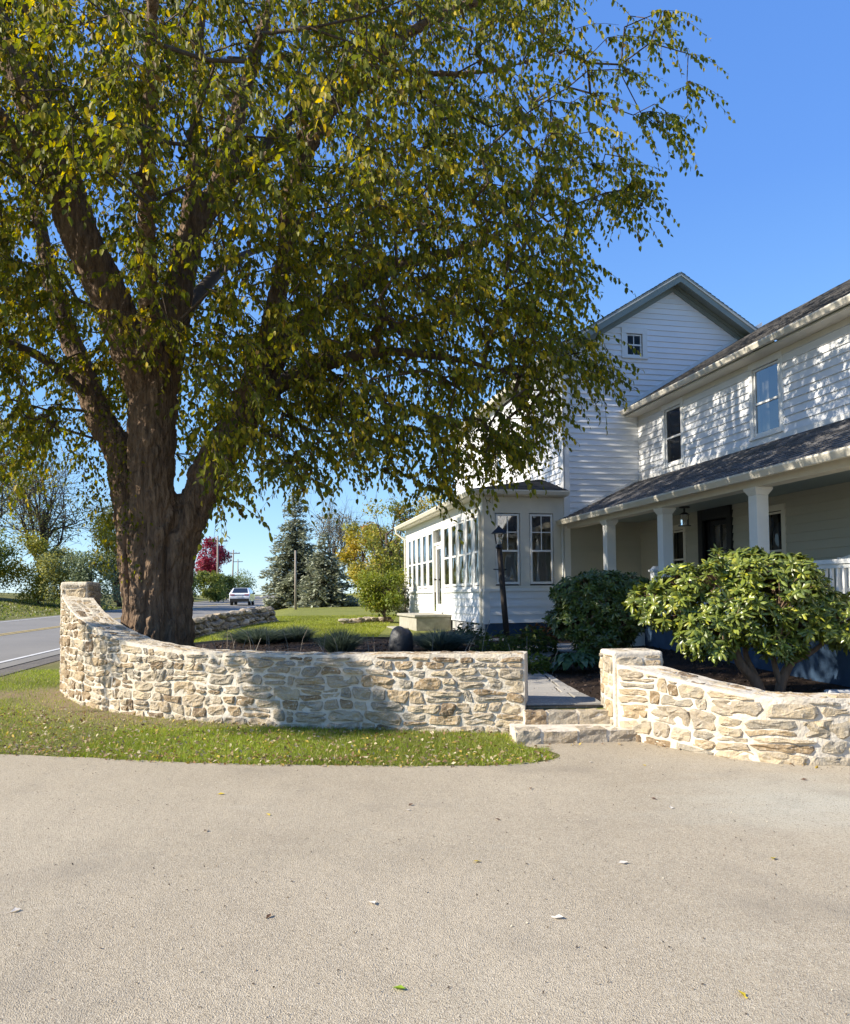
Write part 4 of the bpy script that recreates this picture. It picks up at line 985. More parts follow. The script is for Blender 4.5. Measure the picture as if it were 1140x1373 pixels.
CROWN = [(-9.6, 6.0), (-8.2, 4.6), (-7.0, 3.5), (-5.97, 3.57), (-5.25, 3.5), (-4.83, 3.9), (-4.23, 4.0), (-3.64, 3.3), (-3.22, 3.0), (-2.68, 3.72), (-2.32, 3.55), (-1.96, 3.42), (-1.54, 3.69), (-1.06, 3.6), (-0.58, 3.56), (0.01, 3.25), (0.37, 3.49), (0.9, 3.5), (1.1, 3.84), (1.7, 3.95), (2.0, 4.3), (2.1, 4.95), (2.85, 5.25), (2.5, 5.85), (2.4, 6.58), (2.3, 7.14), (2.6, 7.72), (3.2, 7.84), (3.35, 8.11), (3.3, 8.8), (3.5, 9.3), (4.1, 9.8), (3.8, 10.55), (3.6, 11.3), (3.2, 12.3), (2.24, 13.2), (0.02, 14.2), (-3.22, 14.8), (-6.97, 14.4), (-9.3, 13.0), (-10.4, 11.0), (-10.6, 8.6)]
rt = np.random.default_rng(11)
NA = 3400
cand = rt.uniform((-13, 2.8), (4.6, 15), (NA*5, 2)); cand = cand[inpoly(cand[:, 0], cand[:, 1], CROWN)]
# depth of the crown: deepest over the trunk, thin at the rim; a hanging skirt is thickest at the shell
ctr = np.array((-4.5, 8.6)); rad_ = np.where(cand[:, 0] > ctr[0], 8.6, 8.8); e = np.clip(1-((cand[:, 0]-ctr[0])/rad_)**2-((cand[:, 1]-ctr[1])/7.3)**2*.75, .03, 1)
half = 5.9*np.sqrt(e); dy = half*rt.uniform(-1, 1, len(cand))
dy = np.where(dy < 0, dy*(.46+.34*sm(5.5, 9.5, cand[:, 1])), dy)
# the crown tapers with depth so that its outline stays compact
sc = (TY+dy)/TY
pts3 = np.stack([cand[:, 0]*sc, TY+dy, 1.55+(cand[:, 1]-1.55)*sc], 1)
# thin the airy upper right, keep the lower skirt dense; gaps near the middle sky windows
keep = np.ones(len(cand), bool)
airy = sm(-.5, 2.5, cand[:, 0])*sm(7.5, 9.5, cand[:, 1]); keep &= rt.uniform(0, 1, len(cand)) > .78*airy
keep &= ~((cand[:, 1] > 12.0) & (rt.uniform(0, 1, len(cand)) < .55))
# clear a pocket round the trunk and lower limbs so that they stay in view
keep &= ~((np.abs(pts3[:, 0]+4.2) < 1.15) & (pts3[:, 2] < 5.2) & (pts3[:, 1] < 13.0))
keep &= ~((np.hypot((cand[:, 0]+5.3)/.55, (cand[:, 1]-7.6)/.9) < 1) & (dy < .2))
keep &= ~((np.hypot((cand[:, 0]+3.85)/.35, (cand[:, 1]-6.9)/.8) < 1) & (dy < .4))
nzv = np.array([mnoise.noise(Vector(p*.75)) for p in pts3]); keep &= nzv > -.27+.12*rt.uniform(-1, 1, len(cand))
pts3 = pts3[keep][:NA]
# wispy sprays at the right-hand rim
for (cx, cy, cz) in ((4.3, 12.3, 9.75), (4.0, 12.8, 9.5), (3.7, 12.2, 10.6), (3.9, 12.6, 11.2), (3.2, 12.4, 8.2), (3.4, 12.0, 7.9), (2.9, 12.6, 5.35), (2.6, 12.3, 5.6), (2.5, 12.5, 6.8), (3.6, 11.8, 8.9)):
    pts3 = np.vstack([pts3, np.array((cx, cy, cz))+rt.normal(0, .14, (3, 3))])
# two low boughs that hang out over the verge to the left
for (cx, cy, cz, rx, ry, rz, nn) in ((-8.7, 7.35, 5.75, .70, .55, .55, 48), (-9.3, 6.9, 6.3, .5, .4, .5, 12), (-10.3, 9.4, 5.2, .8, .5, .5, 12), (-8.2, 8.2, 5.4, .3, .3, .5, 7)):
    d = rt.normal(0, 1, (nn, 3)); d /= np.linalg.norm(d, axis=1)[:, None]; pts3 = np.vstack([pts3, np.array((cx, cy, cz))+d*rt.uniform(.3, 1, (nn, 1))*np.array((rx, ry, rz))])
N0 = np.array(nodes); d0 = np.min(np.linalg.norm(pts3[:, None]-N0[None], axis=2), axis=1); order = np.argsort(d0)
NP_ = np.zeros((60000, 3)); NP_[:len(N0)] = N0; cnt = len(N0); edges = []
par = list(npar); tips = []
for idx in order:
    a = pts3[idx]; D = NP_[:cnt]-a; d = np.linalg.norm(D, axis=1)+.35*np.maximum(0, D[:, 2]); j = int(np.argmin(d)); s_ = NP_[j].copy(); L_ = np.linalg.norm(a-s_)
    k = max(1, int(L_/.42)); prev = j; up = np.array((0, 0, .22*L_)); sd_ = rt.normal(0, .10*L_, 3)
    for i in range(1, k+1):
        t = i/k; p = s_+(a-s_)*t+(up+sd_)*math.sin(math.pi*t)*(.9 if i < k else 0)+rt.normal(0, .025, 3)*(i < k)
        NP_[cnt] = p; par.append(prev); edges.append((prev, cnt)); prev = cnt; cnt += 1
    tips.append(prev)
# pipe model for radii
w_ = np.zeros(cnt)
for t in tips: w_[t] += 1
for i in range(cnt-1, len(N0)-1, -1): w_[par[i]] += w_[i]
br = .0055*np.maximum(w_, 1)**.47
mbt = {0: MB(), 1: MB()}
for (a, b2) in edges:
    ra, rb = min(br[a] if a >= len(N0) else br[b2]*1.1, br[b2]*1.3), br[b2]
    mbt[0 if rb > .012 else 1].tube([NP_[a], NP_[b2]], [ra, rb], 5 if rb > .02 else 3, cap=False)
tag(mbt[0].build('branches', M['twig'], tree, True), kind='stuff'); tag(mbt[1].build('twigs', M['twig'], tree, True), kind='stuff')
# leafy shoots hanging from the twigs
lp = []; mbs = MB(); lcol = []
ysh = []
allt = tips+[i for i in range(len(N0), cnt) if w_[i] <= 5 and rt.random() < .5]
for t in allt:
    base = NP_[t]; out = base-np.array((-4.4, TY, 8)); out[2] = 0; out /= (np.linalg.norm(out)+1e-6)
    ns = rt.integers(2, 5); yel = rt.random() < .12
    for q in range(ns):
        l = rt.uniform(.3, .8); dr_ = out*rt.uniform(.1, .9)+rt.normal(0, .5, 3); dr_[2] = rt.uniform(-.9, .15); dr_ /= np.linalg.norm(dr_)
        n_l = int(l*17)+2; P = []
        for i in range(4):
            s_ = l*i/3; P.append(base+dr_*s_+np.array((0, 0, -.55*s_*s_)))
        mbs.tube(P, [.004, .0035, .003, .002], 3, cap=False)
        for i in range(n_l):
            s_ = l*(i+.6)/n_l; lp.append((*(base+dr_*s_+np.array((0, 0, -.55*s_*s_))+rt.normal(0, .012, 3)), yel, dr_[0], dr_[1], i & 1))
tag(mbs.build('shoots', M['twig'], tree), kind='stuff')
lp = np.array(lp); n = len(lp); print('main tree leaves', n)
az_ = np.arctan2(lp[:, 5], lp[:, 4])+(lp[:, 6]*2-1)*rt.uniform(.5, 1.6, n); pit = rt.normal(1.05, .38, n)
GR = [(.110, .122, .014), (.080, .094, .014), (.150, .155, .016), (.21, .20, .018), (.30, .24, .02), (.42, .31, .025), (.10, .065, .018)]
c1 = pal(GR, n, [.28, .17, .25, .16, .09, .02, .03], .22, rt); c2 = pal(GR, n, [.05, .03, .15, .25, .28, .2, .04], .22, rt)
high = sm(5, 9, lp[:, 2]); ym = (lp[:, 3] > .5) | (rt.random(n) < .03+.16*high*sm(1, -4, lp[:, 0]))
lc = np.where(ym[:, None], c2, c1)*1.3
leaves('crown', lp[:, :3], az_, pit, rt.normal(0, .6, n), rt.uniform(.068, .118, n), lc, M['leaf'], tree)
# epicormic shoots on the lower trunk
ep = []
for q in range(150):
    z = rt.uniform(2.0, 4.8); a = rt.uniform(2.6, 5.2); x = -4.6+.62*math.cos(a)-(z-2.6)*.28*(z > 2.6); y = TY+.55*math.sin(a)
    for i in range(7): ep.append((x+rt.normal(0, .10), y+rt.normal(0, .07), z+rt.normal(0, .12)))
ep = np.array(ep); n = len(ep)
leaves('trunk_shoots', ep, rt.uniform(0, 6.28, n), rt.normal(.9, .4, n), rt.normal(0, .5, n), rt.uniform(.04, .08, n), pal(GR, n, [.3, .2, .2, .15, .1, .03, .02], .2, rt), M['leaf'], tree)

# ------------------------------------------------------------------ background trees and shrubs
def leafy(name, label, cat, x, y, h, w, cols, n=5000, ls=.2, th=.3, seed=0, bare=False, group=None, z=None, lobes=14, limbs=True, wts=None, dens=1, flat=1., mtl='farleaf', trunk_r=None, skirt=.0):
    r = np.random.default_rng(seed); z0 = float(zin(x, y) if x > Lroad(y)+2 else zout(x, y)) if z is None else z
    t = thing(name, label, cat, (x, y, z0-.05), 0, group); tr = trunk_r or h*.022
    base = h*th; mb = MB(); C_ = []; 
    for i in range(lobes):
        a = r.uniform(0, 6.28); f = r.uniform(.15, 1)**.6; zz = base+(h-base)*r.uniform(.08, .88)
        prof = math.sin(math.pi*min(1, max(.08, (zz-base*(1-skirt))/(h-base*(1-skirt)))))**.6
        C_.append((math.cos(a)*w/2*.72*f*prof, math.sin(a)*w/2*.72*f*prof, zz, w*r.uniform(.14, .24)*flat))
    mb.tube([(0, 0, 0), (.02*h*r.normal(), 0, base*.7), (0, 0, h*.62)], [tr*1.25, tr, tr*.4], 8)
    mb.build('trunk', M['twig'], t, True)
    if limbs:
        mb = MB()
        for c_ in C_:
            b0 = Vector((0, 0, r.uniform(base*.55, max(base, c_[2]*.75)))); e_ = Vector(c_[:3]); md = (b0+e_)/2+Vector((0, 0, -.04*h))+Vector(r.normal(0, .03*h, 3))
            mb.tube([b0, md, e_], [tr*.42, tr*.28, tr*.1], 4, cap=False)
            for q in range(7 if bare else 3):
                e2 = e_+Vector(r.normal(0, c_[3]*1.1, 3))+Vector((0, 0, c_[3]*.5)); mb.tube([md.lerp(e_, r.uniform(.2, 1)), e2], [tr*.12, tr*.03], 3, cap=False)
                if bare:
                    for q2 in range(4): mb.tube([e_.lerp(e2, r.uniform(.3, 1)), e2+Vector(r.normal(0, c_[3]*.6, 3))], [tr*.05, tr*.015], 3, cap=False)
        o = mb.build('limbs', M['twig'], t); o['kind'] = 'stuff'
    k = r.integers(0, lobes, n); Cc = np.array(C_)[k]; d = r.normal(0, 1, (n, 3)); d /= np.linalg.norm(d, axis=1)[:, None]; rr = Cc[:, 3:4]*r.uniform(.35, 1.12, (n, 1))
    P = Cc[:, :3]+d*rr*np.array([1, 1, .8]); P = P[P[:, 2] > .06*h]; n = len(P)
    cl = np.array(cols)[r.choice(len(cols), lobes, p=wts)][k[:n]]*.55+pal(cols, n, wts, .25, r)*.45
    leaves('crown', P, r.uniform(0, 6.28, n), r.normal(.3, .6, n), r.normal(0, .7, n), r.uniform(.6, 1.3, n)*ls, cl, M[mtl], t, QUAD, QF)
    return t
G1 = (.12, .155, .03); G2 = (.07, .10, .028); Y1 = (.38, .33, .05); Y2 = (.48, .34, .04); O1 = (.40, .20, .04); GY = (.23, .25, .05); SG = (.20, .24, .12)
def spruce(label, x, y, h, w, seed, lo=.02):
    r = np.random.default_rng(seed); z0 = float(zin(x, y)); t = thing('spruce_tree', label, 'tree', (x, y, z0-.05), 0, 'spruces beyond the lawn')
    mb = MB(); mb.tube([(0, 0, 0), (0, 0, h*.97)], [h*.016, .01], 7); mb.build('trunk', M['twig'], t)
    P = []; Yw = []; Pt = []; Sz = []; Cc = []; mb = MB()
    nl = int(h*3.6)
    for i in range(nl):
        f = (i+.5)/nl; z = h*(lo+(.985-lo)*f); R_ = w/2*(1-f)**.82*r.uniform(.82, 1.15)+.05; nb = int(9+13*(1-f))
        for b2 in range(nb):
            a = r.uniform(0, 6.28); R2 = R_*r.uniform(.7, 1.12); droop = -.16*R2 if f < .75 else .25*R2
            tip = np.array((math.cos(a)*R2, math.sin(a)*R2, z+droop)); mb.tube([(0, 0, z), tuple(tip)], [.02*(1-f)+.006, .004], 3, cap=False)
            m_ = max(3, int(R2*8))
            for q in range(m_):
                s_ = (q+1)/m_; c_ = np.array((0, 0, z))*(1-s_)+tip*s_
                for e_ in range(4):
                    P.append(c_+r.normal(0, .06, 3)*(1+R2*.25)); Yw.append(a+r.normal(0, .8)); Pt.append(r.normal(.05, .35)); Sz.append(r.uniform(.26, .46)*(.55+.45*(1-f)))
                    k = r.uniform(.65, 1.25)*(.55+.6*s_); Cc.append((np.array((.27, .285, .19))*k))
    mb.build('branches', M['twig'], t)['kind'] = 'stuff'
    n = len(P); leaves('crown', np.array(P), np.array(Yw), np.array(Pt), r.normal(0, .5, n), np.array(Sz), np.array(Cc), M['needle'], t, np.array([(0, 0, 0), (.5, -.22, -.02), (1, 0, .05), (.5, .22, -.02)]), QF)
spruce('tall grey green spruce behind the thin wooden post, leftmost of the two', -9.1, 55, 8.3, 5.2, 1)
spruce('shorter full blue spruce standing right of the thin post', -6.5, 51, 4.9, 4.3, 2)
BGT = 'leafy trees beyond the back lawn'
leafy('autumn_tree', 'half bare pale tree rising between the spruces and the yellow trees', 'tree', -9.0, 78, 9.6, 6.5, [(.30, .26, .16), (.22, .2, .12)], 1500, .22, .35, 3, True, BGT, lobes=18)
leafy('autumn_tree', 'golden yellow autumn tree just right of the shorter blue spruce', 'tree', -5.6, 70, 7.4, 5.2, [Y1, Y2, O1, GY], 6000, .24, .12, 4, group=BGT, wts=[.4, .3, .1, .2])
leafy('autumn_tree', 'yellow green tree with orange tips behind the round garden shrub', 'tree', -2.9, 64, 6.9, 4.6, [Y1, GY, O1, G1], 5500, .22, .12, 5, group=BGT, wts=[.35, .35, .1, .2])
leafy('autumn_tree', 'tall dark limbed tree with green and orange leaves beside the sunroom corner', 'tree', -2.3, 47, 7.3, 3.9, [GY, Y1, O1, G1], 3600, .17, .22, 6, group=BGT, lobes=20, wts=[.4, .2, .12, .28])
leafy('autumn_tree', 'thin yellow leaved tree showing above the sunroom roof', 'tree', .9, 50, 8.2, 4.6, [Y1, GY, Y2], 3000, .19, .3, 7, group=BGT, lobes=16)
leafy('autumn_bush', 'low yellow bush at the foot of the yellow trees', 'bush', -4.2, 60, 3.6, 4.6, [Y1, GY, Y2], 4500, .18, .05, 8, lobes=12, limbs=False)
leafy('autumn_bush', 'olive green bush hidden between the second spruce and the garden shrub', 'bush', -2.6, 56, 3.0, 4.0, [GY, G1, Y1], 4000, .18, .05, 9, lobes=12, limbs=False)
leafy('garden_shrub', 'round bright green and yellow shrub on a dark stem beside the sunroom', 'shrub', -1.45, 27.0, 1.95, 2.15, [(.17, .22, .03), (.24, .26, .03), (.10, .13, .02), Y2], 6500, .09, .22, 10, lobes=22, wts=[.4, .25, .27, .08])
leafy('garden_shrub', 'small dark evergreen shrub tucked against the far sunroom corner', 'shrub', -.75, 28.4, 1.5, 1.2, [G2, (.12, .12, .09)], 2500, .08, .1, 11, lobes=12)
# across the road on the left
LG = 'trees and bushes across the road'
leafy('field_tree', 'leaning half bare tree with forked pale trunk at the far left field edge', 'tree', -27.3, 56, 10.5, 8, [(.30, .28, .12), GY], 3600, .17, .40, 20, True, LG, lobes=22, trunk_r=.30)
leafy('field_tree', 'thin leafed tall tree at the very left edge of the picture', 'tree', -32.5, 58, 12.5, 8, [GY, (.30, .28, .14), G1], 5000, .18, .35, 21, True, LG, lobes=20)
leafy('field_tree', 'yellow green tree just left of the big trunk', 'tree', -23.4, 60, 8.0, 5.2, [Y1, Y1, GY], 7000, .2, .2, 22, group=LG, lobes=16)
leafy('field_tree', 'slender greyish tree behind the bushes, between the bare tree and the yellow green one', 'tree', -26.0, 66, 9.0, 4.5, [(.28, .26, .16), GY], 1600, .17, .3, 23, True, LG, lobes=14)
leafy('field_tree', 'green and yellow tree added behind the big trunk for the sunroom windows to reflect', 'tree', -22.0, 66, 8.2, 3.9, [GY, Y1, G1], 5000, .2, .12, 24, group=LG, lobes=16)  # added out of sight behind the trunk to give the sunroom panes foliage
leafy('field_tree', 'dull green tree added farther back behind the big trunk for window reflections', 'tree', -25.2, 74, 8.6, 5.0, [GY, G1], 5000, .22, .15, 25, group=LG, lobes=16)  # second added tree, placed for what the sunroom windows mirror
BB = [(-30.6, 52, 6.2, 5.2, [Y1, Y1, GY], 'yellow olive bush at the left edge beyond the road'), (-28.2, 50.5, 4.6, 4.6, [GY, G1], 'dark green bush in front of the leaning bare tree'),
      (-25.6, 52, 5.0, 4.6, [GY, Y1, Y1], 'mid green rounded bush right of the dark one across the road'), (-23.6, 51, 4.3, 4.0, [SG, Y1], 'grey green willowy bush behind the wall end block'),
      (-21.3, 50, 4.0, 4.2, [SG, (.16, .19, .10)], 'silvery green bush directly left of the big trunk'), (-33.5, 50, 4.6, 4.6, [G2, GY], 'deep green bush leftmost across the road')]
for i, (x, y, h, w, c, l) in enumerate(BB): leafy('field_bush', l, 'bush', x, y, h, w, c, 6000, .17, .04, 30+i, group=LG, lobes=16, limbs=False)
leafy('field_tree', 'crimson leaved round tree beyond the utility poles', 'tree', -33.2, 122, 9.6, 6.2, [(.30, .03, .06), (.22, .02, .045), (.38, .06, .09)], 6500, .34, .25, 40, lobes=22)
BR = [(-26.0, 84, 4.8, 5.6, [G2, G1], 'dark green roadside bush right of the big trunk'), (-24.2, 88, 3.4, 4.5, [GY, G1], 'yellowish roadside bush behind the nearest utility pole'), (-24.6, 97, 3.0, 5.0, [G1, G2], 'green roadside bush left of the white car'), (-27.4, 112, 4.4, 6.0, [SG, G1], 'pale green rounded tree beyond the white car'), (-30.0, 95, 5.0, 5.5, [G2, G1], 'tall dark hedge bush below the crimson tree')]
for i, (x, y, h, w, c, l) in enumerate(BR): leafy('roadside_bush', l, 'bush', x, y, h, w, c, 4200, .24, .04, 50+i, group='bushes along the road', lobes=14, limbs=False)

# ------------------------------------------------------------------ utility poles and post
def pole(x, y, h, r_, label, arm=True, group=None, lean=0, name='utility_pole', cat='pole'):
    z = float(zout(x, y)) if x < Lroad(y) else float(zin(x, y)); t = thing(name, label, cat, (x, y, z-.1), 0, group)
    mb = MB(); mb.tube([(0, 0, 0), (lean*h, 0, h)], [r_, r_*.7], 10); mb.build('pole', M['pole'], t, True)
    if arm: mb = MB(); mb.box(-1.25+lean*h, 1.25+lean*h, -.06, .06, h-.75, h-.6); mb.build('crossarm', M['twig'], t); mb = MB(); [mb.tube([(q+lean*h, 0, h-.6), (q+lean*h, 0, h-.42)], [.05, .03], 6) for q in (-1.1, -.5, .5, 1.1)]; tag(mb.build('insulators', M['twig'], t), kind='stuff')
UP = 'utility poles along the road'
pole(-26.5, 100, 8.3, .15, 'nearest and tallest looking utility pole, in front of the crimson tree', group=UP)
pole(-37.0, 150, 8.9, .17, 'middle utility pole at the right edge of the crimson tree', group=UP, lean=.03)
pole(-49.5, 207, 9.6, .18, 'farthest and smallest utility pole beyond the crimson tree', group=UP)
pole(-7.45, 45, 3.5, .075, 'thin weathered wooden post in front of the tall spruce', arm=False, name='wooden_post', cat='post')

# ------------------------------------------------------------------ white car on the road
def car(x, y, label):
    z = float(zout(x, y))+.03; t = thing('parked_car', label, 'car', (x, y, z), math.radians(-6)+math.radians(12)); t.name = 'car'
    prof = [(-2.2, .35), (-2.25, .75), (-2.18, 1.02), (-1.95, 1.12), (-1.35, 1.62), (.35, 1.66), (1.15, 1.15), (2.1, .98), (2.25, .7), (2.2, .35)]
    V = []; F = []; n = len(prof)
    sec = [(-.90, .86), (-.93, 1), (.93, 1), (.90, .86)]
    for sx in (-1, 1):
        for (yy, zz) in prof:
            wx = .93 if zz < 1.2 else .70; V.append((sx*wx, yy, zz))
    F = [(k, (k+1) % n, n+(k+1) % n, n+k) for k in range(n)]+[tuple(range(n))[::-1], tuple(range(n, 2*n))]
    o = mesh('body', V, F, M['carwhite'], t); bevel(o, .06, 3)
    def bx(nm, m, x0, x1, y0, y1, z0, z1, tp=0, par=t):
        mb = MB(); mb.hexa([(x0, y0, z0), (x1, y0, z0), (x1, y1, z0), (x0, y1, z0), (x0+tp, y0+tp*1.3, z1), (x1-tp, y0+tp*1.3, z1), (x1-tp, y1, z1), (x0+tp, y1, z1)]); return mb.build(nm, M[m], par)
    mb = MB(); mb.hexa([(-.72, -1.93, 1.17), (.72, -1.93, 1.17), (.72, -1.8, 1.17), (-.72, -1.8, 1.17), (-.60, -1.42, 1.60), (.60, -1.42, 1.60), (.60, -1.3, 1.60), (-.60, -1.3, 1.60)]); mb.build('rear_window', M['carglass'], t)
    bx('bumper', 'tyre', -.88, .88, -2.28, -2.1, .33, .62); bx('number_plate', 'white', -.26, .26, -2.275, -2.2, .74, .86)
    for s in (-1, 1):
        bx('tail_light', 'red', s*.66-.2, s*.66+.2, -2.26, -2.0, .93, 1.03)
        mb = MB(); mb.box(s*.83-.03, s*.83+.03, -1.2, .7, 1.2, 1.5); 
        bx('side_mirror', 'tyre', s*1.02-.10, s*1.02+.10, .55, .7, 1.05, 1.2)
        for yy in (-1.35, 1.4):
            mb = MB(); mb.tube([(s*.70, yy, .34), (s*.93, yy, .34)], [.34, .34], 18); wv = mb.build('wheel', M['tyre'], t); mb = MB(); mb.tube([(s*.935, yy, .34), (s*.95, yy, .34)], [.2, .18], 10); mb.build('rim', M['dspout'], wv)
    bx('tail_strip', 'carglass', -.46, .46, -2.245, -2.1, .94, 1.0)
car(-17.5, 75, 'white hatchback driving away along the road, seen from behind')

# ------------------------------------------------------------------ dry stone wall and stone piles behind the bed
def rock_mesh(seed, m, sub=2):
    import bmesh
    bm = bmesh.new(); bmesh.ops.create_icosphere(bm, subdivisions=sub, radius=.5)
    for v in bm.verts:
        d = mnoise.noise(v.co*2.2+Vector((seed*3.1, 0, 0))); v.co *= 1+.5*d; v.co.z = max(-.38, min(.40+.05*d, v.co.z))
    me = bpy.data.meshes.new('stone'); bm.to_mesh(me); bm.free(); me.materials.append(m); return me
RK = [rock_mesh(i, M['drystone'], 2) for i in range(6)]; RKL = [rock_mesh(20+i, M['stone'], 2) for i in range(5)]
dw = thing('dry_stone_wall', 'low dark dry stone wall along the road behind the tree', 'wall')
dwc = catmull([(-6.55, 20.2), (-6.6, 21.5), (-6.5, 23.5), (-6.2, 25.5), (-5.9, 27.5), (-5.5, 28.6)], 6); rd = random.Random(4)
for lay in range(4):
    s = 0; Ls = np.r_[0, np.cumsum(np.hypot(*(dwc[1:]-dwc[:-1]).T))]
    while s < Ls[-1]:
        w = rd.uniform(.22, .5); x = np.interp(s, Ls, dwc[:, 0])+rd.uniform(-.06, .06)+lay*(-.05); y = np.interp(s, Ls, dwc[:, 1])
        o = link('stone', RK[rd.randrange(6)] if lay < 3 or rd.random() < .7 else RKL[rd.randrange(5)], dw); o.location = (x, y, float(zin(x, y))+.02+lay*.155+rd.uniform(-.02, .02))
        o.scale = (rd.uniform(.3, .5), w*1.25, rd.uniform(.17, .26)); o.rotation_euler = (rd.uniform(-.2, .2), rd.uniform(-.2, .2), rd.uniform(-.3, .3)); s += w*.8
cp = thing('stone_edging', 'low line of loose pale stones on the lawn by the round shrub', 'stones')
for k in range(26):
    x = -2.75+1.45*k/25+rd.uniform(-.05, .05); y = 26.2+1.4*math.sin(k/25*2)+rd.uniform(-.12, .12)
    o = link('stone', RKL[rd.randrange(5)], cp); o.location = (x, y, float(zin(x, y))+.05+.08*(k % 3 == 0)); sc_ = rd.uniform(.16, .34); o.scale = (sc_*1.3, sc_, sc_*.6); o.rotation_euler = (0, 0, rd.uniform(0, 6))
# boulders
def boulder(x, y, sx, sy, sz, label, m='boulder', seed=50):
    import bmesh
    bm = bmesh.new(); bmesh.ops.create_icosphere(bm, subdivisions=4, radius=.5)
    for v in bm.verts:
        p = v.co.copy(); v.co *= 1+.22*mnoise.noise(p*2.1+Vector((seed, 0, 0)))+.05*mnoise.noise(p*7); v.co.x *= sx; v.co.y *= sy; v.co.z = (v.co.z+.32)*sz
    me = bpy.data.meshes.new('boulder'); bm.to_mesh(me); bm.free(); me.materials.append(M[m]); me.polygons.foreach_set('use_smooth', np.ones(len(me.polygons), bool))
    o = link('boulder', me); o.location = (x, y, float(zin(x, y))); tag(o, label, 'boulder')
boulder(-.47, 15.0, .46, .40, .60, 'dark upright boulder in the bed left of the grey lavender')
boulder(3.05, 20.6, .62, .45, .72, 'pale pointed rock against the blue foundation, left of the dark rhododendron', 'drystone', 61)

# ------------------------------------------------------------------ lamp post
lp_ = thing('lamp_post', 'dark wooden lamp post with black roofed lantern, leaning slightly', 'lamp post', (1.63, 15.6, float(zin(1.63, 15.6))-.05))
lx = -.17
mb = MB(); mb.tube([(0, 0, 0), (lx*.85, 0, 2.02)], [.062, .055], 12); mb.build('post', M['post'], lp_, True)
mb = MB(); mb.tube([(lx*.82-.13, 0, 1.62), (lx*.82+.13, 0, 1.62)], .012, 6); mb.build('ladder_bar', M['black'], lp_)
mb = MB(); mb.tube([(lx*.85, 0, 2.02), (lx*.86, 0, 2.05), (lx*.87, 0, 2.12)], [.045, .075, .05], 10)
for s1 in (-1, 1):
    for s2 in (-1, 1): mb.tube([(lx*.87+s1*.055, s2*.055, 2.12), (lx*.87+s1*.085, s2*.085, 2.34)], .006, 4)
mb.build('lantern_frame', M['black'], lp_)
mb = MB(); c0 = lx*.87
mb.add([(c0-.15, -.15, 2.34), (c0+.15, -.15, 2.34), (c0+.15, .15, 2.34), (c0-.15, .15, 2.34), (c0-.03, -.03, 2.46), (c0+.03, -.03, 2.46), (c0+.03, .03, 2.46), (c0-.03, .03, 2.46)], [(3, 2, 1, 0), (4, 5, 6, 7), (0, 1, 5, 4), (1, 2, 6, 5), (2, 3, 7, 6), (3, 0, 4, 7)]); mb.tube([(c0, 0, 2.46), (c0, 0, 2.50)], [.03, .015], 6); mb.build('lantern_roof', M['black'], lp_)
for k in range(4):
    mb = MB(); a = [(-.052, -.052), (.052, -.052), (.052, .052), (-.052, .052)]; b4 = [(-.08, -.08), (.08, -.08), (.08, .08), (-.08, .08)]; k2 = (k+1) % 4
    mb.add([(c0+a[k][0], a[k][1], 2.13), (c0+a[k2][0], a[k2][1], 2.13), (c0+b4[k2][0], b4[k2][1], 2.33), (c0+b4[k][0], b4[k][1], 2.33)], [(0, 1, 2, 3)]); mb.build('glass_pane', M['lampglass'], lp_)
mb = MB(); mb.tube([(c0, 0, 2.12), (c0, 0, 2.2), (c0, 0, 2.26)], [.018, .03, .008], 8); mb.build('bulb', M['white'], lp_)

# ------------------------------------------------------------------ rhododendrons
M['rholeaf'] = mat('rhododendron_leaf', (.08, .11, .02), .32, attr='col', transl=.22, spec=.6)
def whorl(seed, cols, w):
    r = np.random.default_rng(seed); V = []; F = []; C_ = []; n = int(r.integers(8, 12))
    for i in range(n):
        a = 2*math.pi*i/n*1.02+r.normal(0, .18); el = r.normal(.25, .28); L_ = r.uniform(.085, .135); wd = L_*.17
        d = np.array((math.cos(a)*math.cos(el), math.sin(a)*math.cos(el), math.sin(el))); s_ = np.array((-math.sin(a), math.cos(a), 0)); q = len(V); up = np.cross(d, s_)
        for t, ww, dz in ((.06, .25, 0), (.4, .95, .004), (.72, .9, -.006), (1, .08, -.022)):
            c_ = d*L_*t+np.array((0, 0, dz)); V += [c_-s_*wd*ww-up*.006*ww, c_+up*.004, c_+s_*wd*ww-up*.006*ww]
        for k in range(3):
            b2 = q+3*k; F += [(b2, b2+1, b2+4, b2+3), (b2+1, b2+2, b2+5, b2+4)]
        C_ += [np.array(cols[r.choice(len(cols), p=w)])*r.uniform(.75, 1.25)]*12
    return mesh('leaf_whorl', [tuple(v) for v in V], F, M['rholeaf'], col=np.array(C_), me_only=True)
